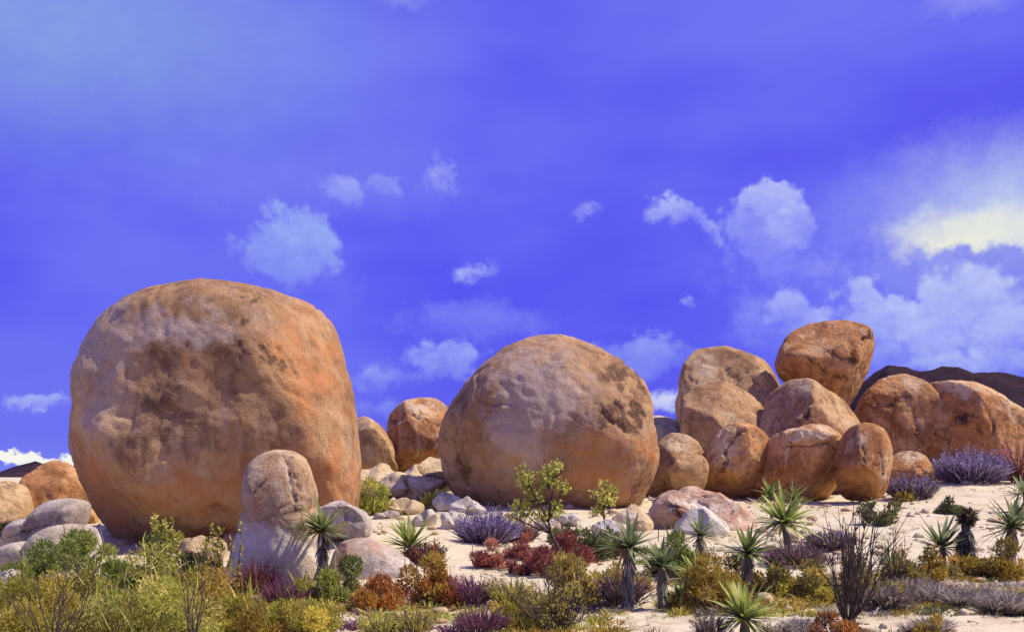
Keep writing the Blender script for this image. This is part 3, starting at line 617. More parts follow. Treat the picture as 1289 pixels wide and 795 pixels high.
# ------------------------------------------------------------------ plants
def leaf_quads(P, Dn, L, W, cols, rs, bend=0.15):
    n = len(P)
    Dn = Dn/np.linalg.norm(Dn, axis=1)[:, None]
    r = rs.normal(size=(n, 3)); S = np.cross(Dn, r); S /= np.maximum(np.linalg.norm(S, axis=1), 1e-6)[:, None]
    N = np.cross(S, Dn)
    L = L[:, None]; W = W[:, None]
    a = P; b = P+Dn*L*0.45+S*W*0.5+N*L*bend; c = P+Dn*L; d = P+Dn*L*0.45-S*W*0.5+N*L*bend
    V = np.stack([a, b, c, d], 1).reshape(-1, 3)
    Fq = np.arange(4*n).reshape(n, 4)
    return V, Fq, np.repeat(cols, 4, axis=0)
def blades(P, Dn, L, W, cols, rs, droop=0.25, tipcol=None):
    """long thin blades, three quads each with a drooping end"""
    n = len(P); Dn = Dn/np.linalg.norm(Dn, axis=1)[:, None]
    r = rs.normal(size=(n, 3)); S = np.cross(Dn, r); S /= np.maximum(np.linalg.norm(S, axis=1), 1e-6)[:, None]
    side = Dn*np.array([1, 1, 0]); up = np.array([0, 0, 1.0])
    rows = []; cc = []
    for k, (t, w) in enumerate([(0, 0.7), (0.35, 1.0), (0.7, 0.75), (1.0, 0.08)]):
        c = P+Dn*(L*t)[:, None]+(side*0.5-up)*(droop*L*t*t)[:, None]
        rows += [c-S*(W*w*0.5)[:, None], c+S*(W*w*0.5)[:, None]]
        q = cols if tipcol is None else cols*(1-t)+tipcol*t
        cc += [q, q]
    V = np.stack(rows, 1).reshape(-1, 3); C = np.stack(cc, 1).reshape(-1, 3)
    b = (np.arange(n)*8)[:, None]
    Fq = np.concatenate([b+np.array([0, 1, 3, 2]), b+np.array([2, 3, 5, 4]), b+np.array([4, 5, 7, 6])])
    return V, Fq, C
def tubes(paths, radii, sides=5):
    V = []; Fq = []; n0 = 0
    for path, rad in zip(paths, radii):
        path = np.array(path, float); m = len(path)
        tan = np.gradient(path, axis=0); tan /= np.maximum(np.linalg.norm(tan, axis=1), 1e-9)[:, None]
        ref = np.array([0.31, 0.83, 0.2]); s = np.cross(tan, ref); s /= np.maximum(np.linalg.norm(s, axis=1), 1e-9)[:, None]; t = np.cross(tan, s)
        rr = np.linspace(rad[0], rad[1], m)
        for k in range(m):
            for j in range(sides):
                a = 2*math.pi*j/sides; V.append(path[k]+(s[k]*math.cos(a)+t[k]*math.sin(a))*rr[k])
        for k in range(m-1):
            for j in range(sides):
                a = n0+k*sides+j; b = n0+k*sides+(j+1) % sides
                Fq.append((a, b, b+sides, a+sides))
        n0 += m*sides
    return np.array(V), np.array(Fq)
def pick(pal, n, rs, jit=0.18):
    pal = np.array(pal, float); i = rs.randint(len(pal), size=n)
    return pal[i]*np.exp(rs.normal(size=(n, 1))*jit)*np.exp(rs.normal(size=(n, 3))*0.05)
PAL = {
    'olive': [(0.40, 0.36, 0.055), (0.52, 0.45, 0.075), (0.27, 0.26, 0.05), (0.58, 0.47, 0.09)],
    'green': [(0.18, 0.23, 0.05), (0.30, 0.34, 0.075), (0.11, 0.155, 0.035), (0.37, 0.39, 0.10)],
    'dullgreen': [(0.16, 0.18, 0.065), (0.24, 0.245, 0.09), (0.10, 0.115, 0.045)],
    'lime': [(0.46, 0.47, 0.07), (0.58, 0.53, 0.12), (0.33, 0.37, 0.06), (0.66, 0.60, 0.20)],
    'yellow': [(0.56, 0.45, 0.10), (0.62, 0.50, 0.15), (0.38, 0.32, 0.06)],
    'gold': [(0.48, 0.32, 0.05), (0.38, 0.29, 0.045), (0.28, 0.22, 0.04), (0.55, 0.37, 0.09)],
    'orange': [(0.50, 0.17, 0.045), (0.58, 0.25, 0.07), (0.36, 0.13, 0.04), (0.40, 0.28, 0.07)],
    'red': [(0.46, 0.19, 0.13), (0.54, 0.27, 0.19), (0.36, 0.12, 0.085)],
    'darkred': [(0.34, 0.11, 0.085), (0.42, 0.16, 0.12), (0.22, 0.065, 0.055)],
    'maroon': [(0.20, 0.05, 0.055), (0.29, 0.08, 0.085), (0.13, 0.035, 0.04)],
    'purple': [(0.19, 0.07, 0.13), (0.27, 0.11, 0.19), (0.12, 0.04, 0.08)],
    'dusk': [(0.17, 0.125, 0.105), (0.25, 0.19, 0.155), (0.10, 0.068, 0.062), (0.30, 0.24, 0.18)],
    'lavender': [(0.29, 0.23, 0.40), (0.17, 0.13, 0.24), (0.39, 0.33, 0.50), (0.22, 0.17, 0.27)],
    'greygrass': [(0.46, 0.41, 0.34), (0.30, 0.26, 0.21), (0.60, 0.55, 0.47), (0.19, 0.15, 0.12)],
    'darkstem': [(0.05, 0.035, 0.03), (0.09, 0.06, 0.045), (0.13, 0.11, 0.05)],
}
GS = 'shrubs growing on the sand'
def empty(name, loc, label, cat, group):
    o = link(name, None, None, loc); o.empty_display_size = 0.2
    return tag(o, label, cat, group)
def ground_under(x, y, P):
    """lift local points so none lie below the sand round the plant"""
    return P
SEED = [100]
def shrub(kind, px, py, w, h, pal, label, name='desert_shrub', cat='shrub', pal2=None, dens=1.0, group=GS, at_y=None):
    SEED[0] += 1; rs = np.random.RandomState(SEED[0])
    x, y, z = ground_at(px, py)
    if at_y: y = at_y; x = (px-644.5)/F*y; z = hz(x, y)
    m = y/F
    if kind == 'leafy': w, h = w*1.22, h*1.12
    if kind == 'spiky': w, h = w*1.12, h*1.1
    W = w*m; H = h*m
    root = empty(name, (x, y, z), label, cat, group)
    P2 = PAL[pal2] if pal2 else None
    if kind in ('leafy', 'airy'):
        K = int(np.clip(9+10*W, 10, 26)); hw = W/2
        a = rs.uniform(0, 2*math.pi, K); rad = np.sqrt(rs.uniform(0, 1, K))*0.86
        zz = rs.uniform(0.06, 0.92, K)*np.sqrt(np.clip(1-rad**2*0.9, 0.05, 1))*(0.75+0.45*np.sin(a*2+rs.uniform(0, 6)))
        C = np.stack([np.cos(a)*rad*hw, np.sin(a)*rad*hw*0.85, zz*H], -1)
        br = rs.uniform(0.13, 0.40, K)*min(hw, H*0.85)
        ls = np.clip(0.0032*y, 0.030, 0.10)*(0.8 if kind == 'airy' else 1.0)
        N = int(np.clip(6.0*(W*H)/(ls*ls*0.30)*dens*(0.6 if kind == 'airy' else 1.0), 250, 9000))
        bi = rs.choice(K, N, p=br**2/np.sum(br**2))
        dv = rs.normal(size=(N, 3)); dv /= np.linalg.norm(dv, axis=1)[:, None]
        P = C[bi]+dv*(br[bi]*rs.uniform(0.35, 1.05, N)**0.6)[:, None]*np.array([1, 1, 0.9])
        P[:, 2] = np.abs(P[:, 2])+0.005
        out = dv*0.7+rs.normal(size=(N, 3))*0.5+np.array([0, 0, 0.55])
        base = pick(PAL[pal], K, rs, 0.22)
        if P2 is not None:
            sel = rs.uniform(size=K) < 0.35; base[sel] = pick(P2, sel.sum(), rs, 0.2)
        cols = base[bi]*0.55+pick(PAL[pal], N, rs, 0.2)*0.45
        L = ls*rs.uniform(0.6, 1.5, N)
        V, Fq, Cc = leaf_quads(P, out, L, L*rs.uniform(0.35, 0.6, N), cols, rs)
        # fine upright shoots break the outline
        ns = int(50+70*W); pa = rs.randint(K, size=ns)
        S0 = C[pa]+rs.normal(size=(ns, 3))*br[pa][:, None]*0.5; S0[:, 2] = np.abs(S0[:, 2])
        sd = rs.normal(size=(ns, 3))*0.35+np.array([0, 0, 1.0])
        V2, F2, C2 = blades(S0, sd, H*rs.uniform(0.18, 0.55, ns), np.full(ns, max(0.006, 0.0009*y)), pick(PAL[pal], ns, rs, 0.25), rs, 0.1)
        f = np.concatenate([Fq, F2+len(V)])
        me = mesh_np('foliage', np.concatenate([V, V2]), f, MAT['leaf'], False, np.concatenate([Cc, C2]))
        tag(link('foliage', me, root), kind='stuff')
        paths = []; radii = []
        for k in range(K):
            e = C[k]+np.array([0, 0, br[k]*0.7]); mid = e*0.5+rs.normal(size=3)*0.06*W; mid[2] = abs(mid[2])
            s0 = rs.normal(size=3)*0.03*W; s0[2] = -0.02
            paths.append([s0, mid*0.6+s0*0.4, mid, e]); radii.append((max(0.006, 0.016*H), 0.003))
        Vt, Ft = tubes(paths, radii, 4)
        link('stems', mesh_np('stems', Vt, Ft, MAT['twig']), root)
    elif kind == 'spiky':
        N = int(np.clip(420*dens*max(W, 0.5), 180, 1500))
        a = rs.uniform(0, 2*math.pi, N); rad = np.sqrt(rs.uniform(0, 1, N))
        P = np.stack([np.cos(a)*rad*W*0.30, np.sin(a)*rad*W*0.27, rs.uniform(-0.02, 0.25, N)*H], -1)
        lean = rad*0.9
        dv = np.stack([np.cos(a)*lean, np.sin(a)*lean, np.full(N, 0.95)], -1)+rs.normal(size=(N, 3))*0.22
        L = H*rs.uniform(0.45, 0.95, N)*(1.05-0.35*rad)
        c0 = pick(PAL['dusk'], N, rs, 0.2)*0.6+pick(PAL[pal], N, rs, 0.25)*0.4; c1 = pick(PAL[pal], N, rs, 0.25)
        if P2 is not None:
            sel = rs.uniform(size=N) < 0.4; c1[sel] = pick(P2, sel.sum(), rs, 0.2)
        V, Fq, Cc = blades(P, dv, L, np.full(N, max(0.011, 0.0012*y)), c0, rs, 0.12, c1)
        # small leaves/flowers up the stalks
        M = N*4; i = rs.randint(N, size=M); t = rs.uniform(0.25, 1.0, M)
        Pl = P[i]+dv[i]/np.linalg.norm(dv[i], axis=1)[:, None]*(L[i]*t)[:, None]
        ls = max(0.018, 0.0021*y)*rs.uniform(0.6, 1.4, M)
        V2, F2, C2 = leaf_quads(Pl, dv[i]+rs.normal(size=(M, 3))*0.7, ls, ls*0.5, c1[i]*np.exp(rs.normal(size=(M, 1))*0.15), rs)
        me = mesh_np('foliage', np.concatenate([V, V2]), np.concatenate([Fq, F2+len(V)]), MAT['leaf'], False, np.concatenate([Cc, C2]))
        tag(link('foliage', me, root), kind='stuff')
        paths = []; radii = []
        for k in range(9):
            a = rs.uniform(0, 2*math.pi); r = rs.uniform(0.1, 0.34)*W
            e = np.array([math.cos(a)*r, math.sin(a)*r, H*rs.uniform(0.3, 0.6)]); paths.append([(0, 0, -0.02), e*np.array([0.6, 0.6, 0.4]), e]); radii.append((max(0.008, 0.02*H), 0.004))
        Vt, Ft = tubes(paths, radii, 4); link('stems', mesh_np('stems', Vt, Ft, MAT['twig']), root)
    elif kind == 'grass':
        T = max(3, int(5*W/H)); V = []; Fs = []; Cs = []; n0 = 0
        for k in range(T):
            cx, cy = rs.uniform(-0.5, 0.5)*W*0.85, rs.uniform(-0.35, 0.35)*W*0.6
            n = int(130*dens); a = rs.uniform(0, 2*math.pi, n); rad = np.sqrt(rs.uniform(0, 1, n))
            dzz = hz(x+cx, y+cy)-z
            P = np.stack([cx+np.cos(a)*rad*0.05, cy+np.sin(a)*rad*0.05, np.full(n, -0.01+dzz)], -1)
            dv = np.stack([np.cos(a)*rad*0.85, np.sin(a)*rad*0.85, np.full(n, 1.0)], -1)+rs.normal(size=(n, 3))*0.15
            L = H*rs.uniform(0.4, 1.0, n)*rs.uniform(0.7, 1.1)
            c0 = pick(PAL['dusk'], n, rs, 0.25); c1 = pick(PAL[pal], n, rs, 0.25)
            v, f, c = blades(P, dv, L, np.full(n, max(0.007, 0.0008*y)), c0, rs, 0.3, c1)
            V.append(v); Fs.append(f+n0); Cs.append(c); n0 += len(v)
        me = mesh_np('blades', np.concatenate(V), np.concatenate(Fs), MAT['leaf'], False, np.concatenate(Cs))
        tag(link('blades', me, root), kind='stuff')
        c = rs.uniform(-0.02, 0.02, (6, 2))
        Vt, Ft = tubes([[(q[0]*4*W, q[1]*4*W, -0.02), (q[0]*5*W, q[1]*5*W, H*0.25)] for q in c], [(0.02, 0.012)]*6, 5)
        link('crown', mesh_np('crown', Vt, Ft, MAT['twig']), root)
    elif kind == 'bare':
        nb = int(17*dens)
        for k in range(nb):
            a = rs.uniform(0, 2*math.pi); sp = rs.uniform(0.05, 1.0); L = H*rs.uniform(0.55, 1.0)*(1.05-0.25*sp)
            paths = []; radii = []
            lat = sp*W*0.5
            end = np.array([math.cos(a)*lat, math.sin(a)*lat*0.8, L])
            s0 = np.array([math.cos(a)*0.03*W, math.sin(a)*0.03*W, -0.03])
            pts = [s0]
            for t in (0.2, 0.4, 0.6, 0.8, 1.0):
                pts.append(s0+(end-s0)*np.array([t**0.85, t**0.85, t**1.08])+rs.normal(size=3)*0.020*H)
            r0 = max(0.0075, 0.0095*H); paths.append(pts); radii.append((r0, r0*0.35))
            for b in range(rs.randint(2, 5)):
                i = rs.randint(2, 6); o0 = pts[i]*0.6+pts[i-1]*0.4; dv = (pts[-1]-pts[0])/L; dv = dv+rs.normal(size=3)*0.45; dv[2] = abs(dv[2])+0.3
                l = L*rs.uniform(0.12, 0.33); paths.append([o0, o0+dv*l*0.5, o0+dv*l+rs.normal(size=3)*0.02]); radii.append((r0*0.5, r0*0.2))
            Vt, Ft = tubes(paths, radii, 5); link('branch', mesh_np('branch', Vt, Ft, MAT['twig']), root)
        if P2 is not None or pal != 'darkstem':
            N = int(330*min(dens, 1.3)*W); a = rs.uniform(0, 2*math.pi, N); rad = np.sqrt(rs.uniform(0, 1, N))*0.42*W; t = rs.uniform(0.05, 0.75, N)
            P = np.stack([np.cos(a)*rad*(0.3+t), np.sin(a)*rad*(0.3+t), t*H], -1); ls = max(0.02, 0.0022*y)*rs.uniform(0.6, 1.5, N)
            V, Fq, Cc = leaf_quads(P, rs.normal(size=(N, 3))+np.array([0, 0, 1]), ls, ls*0.5, pick(P2 or PAL[pal], N, rs, 0.25), rs)
            tag(link('foliage', mesh_np('foliage', V, Fq, MAT['leaf'], False, Cc), root), kind='stuff')
    elif kind == 'sprigs':   # tall leafy stems standing out of a low bush
        ns = max(5, int(9*W*dens)); LV = []; LD = []; paths = []; radii = []
        for k in range(ns):
            a = rs.uniform(0, 2*math.pi); r = rs.uniform(0, 0.42)*W; l = H*rs.uniform(0.55, 1.0)
            b = np.array([math.cos(a)*r*0.6, math.sin(a)*r*0.6, -0.02]); e = np.array([math.cos(a)*r, math.sin(a)*r*0.8, l])
            pts = [b+(e-b)*t+rs.normal(size=3)*0.014*H for t in np.linspace(0, 1, 6)]
            paths.append(pts); radii.append((0.008, 0.003))
            pp = np.array(pts)
            for q in range(int(46*dens)):
                t = rs.uniform(0.12, 1.0); i = min(4, int(t*5)); c = pp[i]+(pp[i+1]-pp[i])*(t*5-i)
                LV.append(c+rs.normal(size=3)*0.016*W*(1.6-t)); LD.append(rs.normal(size=3)*0.8+np.array([0, 0, 0.6]))
        LV = np.array(LV); LD = np.array(LD); n = len(LV); ls = max(0.04, 0.0042*y)*rs.uniform(0.6, 1.4, n)
        V, Fq, Cc = leaf_quads(LV, LD, ls, ls*0.5, pick(PAL[pal], n, rs, 0.25), rs)
        tag(link('foliage', mesh_np('foliage', V, Fq, MAT['leaf'], False, Cc), root), kind='stuff')
        Vt, Ft = tubes(paths, radii, 4); link('stems', mesh_np('stems', Vt, Ft, MAT['twig']), root)
    return root

def sapling(px, py, pts_px, crown, pal, label, nleaf):
    """slender tree: crooked trunk through photo points at its own distance, airy crown"""
    SEED[0] += 1; rs = np.random.RandomState(SEED[0])
    x, y, z = ground_at(px, py); m = y/F
    root = empty('sapling_tree', (x, y, z), label, 'tree', 'leafy saplings')
    tr = [np.array([(qx-px)*m, rs.uniform(-0.05, 0.05), (py-qy)*m]) for qx, qy in pts_px]; tr[0][1] = 0; tr[0][2] = -0.04
    Vt, Ft = tubes([tr], [(0.030, 0.014)], 6); link('trunk', mesh_np('trunk', Vt, Ft, MAT['twig']), root)
    top = tr[-1]; LP = []; BC = []
    for (cx, cy, rx, ry) in crown:
        c = np.array([(cx-px)*m, rs.uniform(-0.4, 0.4)*rx*m*1.2, (py-cy)*m])
        st = tr[-1] if rs.uniform() < 0.6 else tr[-2]
        mid = st*0.45+c*0.55+rs.normal(size=3)*0.04
        paths = [[st, mid, c, c+(c-mid)*0.5]]; radii = [(0.013, 0.004)]
        for b in range(6):
            e = c+rs.normal(size=3)*np.array([rx*m*0.6, rx*m*0.6, ry*m*0.6]); s = mid*0.5+c*0.5
            paths.append([s, (s+e)/2+rs.normal(size=3)*0.02, e]); radii.append((0.006, 0.0025))
        V, Fq = tubes(paths, radii, 4); link('branch', mesh_np('branch', V, Fq, MAT['twig']), root)
        n = int(2.3*nleaf*rx*ry/400); dv = rs.normal(size=(n, 3)); dv /= np.linalg.norm(dv, axis=1)[:, None]
        LP.append(c+dv*np.array([rx*m, rx*m, ry*m])*(rs.uniform(0.1, 1.0, n)**0.5)[:, None]); BC.append(np.repeat(pick(PAL[pal], 1, rs, 0.2), n, 0))
    P = np.concatenate(LP); n = len(P); ls = 0.0042*y*rs.uniform(0.6, 1.3, n)
    V, Fq, Cc = leaf_quads(P, rs.normal(size=(n, 3))+np.array([0, 0, 0.5]), ls, ls*0.62, pick(PAL[pal], n, rs, 0.2)*0.6+np.concatenate(BC)*0.4, rs)
    tag(link('crown', mesh_np('crown', V, Fq, MAT['leaf'], False, Cc), root), kind='stuff')
    return root

# ---- yuccas: every leaf is an object sharing one of a few blade meshes
def yucca_blade(name, cols, droop, w):
    rows = [(0, .55), (.12, .85), (.4, 1.0), (.7, .7), (.9, .32), (1.0, .02)]
    V = []; C = []; c0, c1 = np.array(cols[0]), np.array(cols[1])
    for t, k in rows:
        dz = -droop*t*t
        for sx, lift in ((-1, 0.35), (0, 0.0), (1, 0.35)):
            V.append((t, sx*k*w/2, dz+lift*k*w/2)); C.append(c0*(1-t)+c1*t)
    Fq = []
    for r in range(len(rows)-1):
        for s in (0, 1):
            a = r*3+s; Fq.append((a, a+1, a+4, a+3))
    return mesh_np(name, np.array(V), np.array(Fq), MAT['leaf'], True, np.array(C))
BL = {'green': [], 'dark': [], 'bright': [], 'dry': []}
for k in range(4):
    dr = (0.0, 0.06, 0.14, 0.28)[k]; w = (0.115, 0.135, 0.105, 0.12)[k]
    BL['green'].append(yucca_blade('yucca_leaf', [(0.124, 0.171, 0.046), ((0.310, 0.357, 0.109), (0.217, 0.264, 0.078), (0.419, 0.419, 0.139), (0.155, 0.202, 0.078))[k]], dr, w))
    BL['dark'].append(yucca_blade('dark_yucca_leaf', [(0.10, 0.14, 0.05), ((0.21, 0.25, 0.11), (0.29, 0.32, 0.15), (0.16, 0.20, 0.085), (0.34, 0.36, 0.18))[k]], dr, w))
    BL['bright'].append(yucca_blade('bright_yucca_leaf', [(0.186, 0.232, 0.046), ((0.465, 0.512, 0.124), (0.341, 0.419, 0.093), (0.589, 0.589, 0.186), (0.248, 0.326, 0.078))[k]], dr, w))
for k in range(4): BL['dry'].append(yucca_blade('dry_yucca_leaf', [(0.30, 0.25, 0.16), (0.42, 0.34, 0.20)], (0.1, 0.3, 0.5, 0.7)[k], 0.08))
GY = 'yuccas growing on the sand'
def yucca(px, base, cy, r, n, label, tone='green', skirt=True, up=0.25, width=1.0, heads=None, lean=0):
    SEED[0] += 1; rs = np.random.RandomState(SEED[0])
    x, y, z = ground_at(px, base); m = y/F
    root = empty('yucca_plant', (x, y, z), label, 'yucca', GY)
    H = (base-cy)*m; R = r*m
    top = np.array([lean*m+rs.uniform(-0.14, 0.14)*H, rs.uniform(-0.1, 0.1)*H, H]); tilt = Vector((rs.uniform(-0.28, 0.28), rs.uniform(-0.28, 0.28), 0))
    tw = max(0.022, R*0.085)
    path = [np.array([0, 0, -0.04]), top*0.35+rs.normal(size=3)*0.01, top*0.75+rs.normal(size=3)*0.01, top, top+np.array([0, 0, R*0.12])]
    Vt, Ft = tubes([path], [(tw*1.2, tw*0.8)], 8); link('trunk', mesh_np('trunk', Vt, Ft, MAT['trunk']), root)
    if skirt and H > R*0.5:
        N = int(150*min(2.0, H/R)); a = rs.uniform(0, 2*math.pi, N); t = rs.uniform(0.1, 1.0, N)
        P = np.stack([np.cos(a)*tw+top[0]*t, np.sin(a)*tw, t*H], -1)
        dv = np.stack([np.cos(a)*0.26, np.sin(a)*0.26, np.full(N, -1.0)], -1)+rs.normal(size=(N, 3))*0.12
        L = np.minimum(R*rs.uniform(0.28, 0.55, N), t*H*1.05+0.03)
        c = pick([(0.30, 0.26, 0.21), (0.44, 0.40, 0.33), (0.15, 0.12, 0.09), (0.54, 0.50, 0.43)], N, rs, 0.2)
        V, Fq, Cc = blades(P, dv, L, np.full(N, R*0.055), c, rs, 0.0)
        tag(link('dead_leaf_skirt', mesh_np('dead_leaf_skirt', V, Fq, MAT['leaf'], False, Cc), root), kind='stuff')
    n = int(n*1.3); R *= 1.12
    for k in range(n):
        el = math.asin(np.clip(rs.uniform(-0.42+up, 1.0), -1, 1)) if k > n*0.15 else rs.uniform(-0.5, 0.2)
        az = k*2.39996+rs.uniform(-0.3, 0.3)
        d = Vector((math.cos(el)*math.cos(az), math.cos(el)*math.sin(az), math.sin(el)))
        d = (d+tilt*0.7).normalized()
        o = link('leaf', BL['dry' if el < 0.1 and rs.uniform() < 0.3 else tone][rs.randint(4)], root)
        q = d.to_track_quat('X', 'Z'); o.rotation_mode = 'QUATERNION'; o.rotation_quaternion = q
        L = R*rs.uniform(0.62, 1.12); o.scale = (L, L*width, L)
        o.location = Vector(top)+d*tw*0.4
    return root

# ------------------------------------------------------------------ yuccas in place
yucca(405, 745, 668, 40, 64, 'tall yucca with shaggy grey trunk beside the pale-footed upright stone', 'green', lean=0)
yucca(790, 768, 690, 42, 60, 'tall dark yucca with long bare shaggy trunk beside the dark twig bush', 'dark', up=0.2)
yucca(834, 766, 712, 36, 48, 'dark yucca with pale trunk, second beside the dark twig bush', 'dark', up=0.3)
yucca(884, 706, 674, 30, 44, 'small dark yucca standing close in front of the long pink slab', 'dark', up=0.15)
yucca(946, 748, 697, 42, 50, 'upright yucca on a short split trunk above the bright low yucca', 'green', up=0.35)
yucca(993, 694, 658, 46, 66, 'broad light green yucca rising from dusky purple bushes', 'bright', up=0.2, skirt=False)
yucca(972, 652, 622, 22, 36, 'small round yucca head in front of the split boulder, farther from the egg stone', 'green', up=0.0, skirt=False)
yucca(1000, 656, 627, 22, 36, 'small round yucca head in front of the split boulder, nearer the egg stone', 'green', up=0.0, skirt=False)
yucca(878, 750, 727, 38, 40, 'stemless light yucca in olive bushes next to the pale trunked yucca', 'bright', up=0.4, skirt=False)
yucca(858, 768, 750, 28, 30, 'low spiky olive yucca on the edge of the bare sand patch', 'green', up=0.45, skirt=False)
yucca(936, 800, 778, 50, 60, 'bright low yucca in front of the upright short trunked yucca', 'bright', up=0.25, skirt=False)
yucca(1187, 716, 690, 44, 40, 'stiff upright green yucca beside the dead yucca stump', 'dark', up=0.5, skirt=False)
yucca(1268, 718, 664, 42, 60, 'dark yucca with hanging grey skirt above the grey dry grass', 'dark', up=0.3)
yucca(1293, 645, 622, 30, 34, 'green yucca on the open sand below the long sloping boulder', 'dark', up=0.3, skirt=False)
yucca(1122, 730, 712, 28, 30, 'small grey green yucca between bare dark branches and stiff upright yucca', 'dark', up=0.45, skirt=False)
yucca(303, 678, 668, 15, 26, 'tiny yucca tuft in the shadow of the giant boulder', 'bright', up=0.3, skirt=False)
yucca(516, 705, 690, 40, 46, 'stemless yucca tuft on open sand beside the mauve mound', 'bright', up=0.62, skirt=False)

def dead_yucca(px, base, head, label):
    SEED[0] += 1; rs = np.random.RandomState(SEED[0])
    x, y, z = ground_at(px, base); m = y/F; H = (base-head)*m
    root = empty('dead_yucca_stump', (x, y, z), label, 'yucca', None)
    Vt, Ft = tubes([[(0, 0, -0.05), (0.02, 0, H*0.4), (0, 0.01, H*0.8), (0.02, 0, H)]], [(0.09, 0.05)], 8); link('trunk', mesh_np('trunk', Vt, Ft, MAT['trunk']), root)
    N = 520; a = rs.uniform(0, 2*math.pi, N); t = rs.uniform(0.12, 0.72, N)
    P = np.stack([np.cos(a)*0.07, np.sin(a)*0.07, t*H], -1)
    dv = np.stack([np.cos(a)*0.5, np.sin(a)*0.5, np.full(N, -0.9)], -1)+rs.normal(size=(N, 3))*0.15
    c = pick([(0.10, 0.085, 0.07), (0.28, 0.26, 0.24), (0.05, 0.04, 0.035)], N, rs, 0.2)
    V, Fq, Cc = blades(P, dv, rs.uniform(0.10, 0.22, N), np.full(N, 0.016), c, rs, 0.0)
    tag(link('dead_leaf_skirt', mesh_np('dead_leaf_skirt', V, Fq, MAT['leaf'], False, Cc), root), kind='stuff')
    N = 500; dv = rs.normal(size=(N, 3)); dv /= np.linalg.norm(dv, axis=1)[:, None]
    P = np.array([0.02, 0, H-0.02])+dv*0.07
    V, Fq, Cc = blades(P, dv, rs.uniform(0.06, 0.13, N), np.full(N, 0.018), pick([(0.10, 0.08, 0.045), (0.15, 0.12, 0.07), (0.06, 0.05, 0.03)], N, rs, 0.2), rs, 0.1)
    tag(link('dry_head', mesh_np('dry_head', V, Fq, MAT['leaf'], False, Cc), root), kind='stuff')
dead_yucca(1216, 715, 649, 'shaggy dark dead yucca stump with small round dry head')

# ------------------------------------------------------------------ saplings
sapling(708, 742, [(708, 742), (716, 718), (714, 704), (702, 688), (694, 672), (690, 655)],
        [(660, 600, 11, 16), (655, 640, 14, 14), (672, 625, 15, 14), (690, 600, 15, 16), (700, 588, 11, 10), (708, 614, 10, 10), (682, 648, 18, 10), (700, 640, 10, 12), (648, 652, 10, 8), (668, 606, 8, 8)],
        'lime', 'taller lime leaved sapling with crooked dark trunk before the domed boulder', 105)
sapling(762, 672, [(762, 672), (762, 660), (760, 650), (760, 640)],
        [(750, 622, 9, 8), (760, 612, 8, 8), (764, 630, 13, 11), (753, 642, 10, 9), (770, 618, 8, 9), (758, 632, 8, 8)],
        'lime', 'shorter lime leaved sapling growing among white rocks', 100)

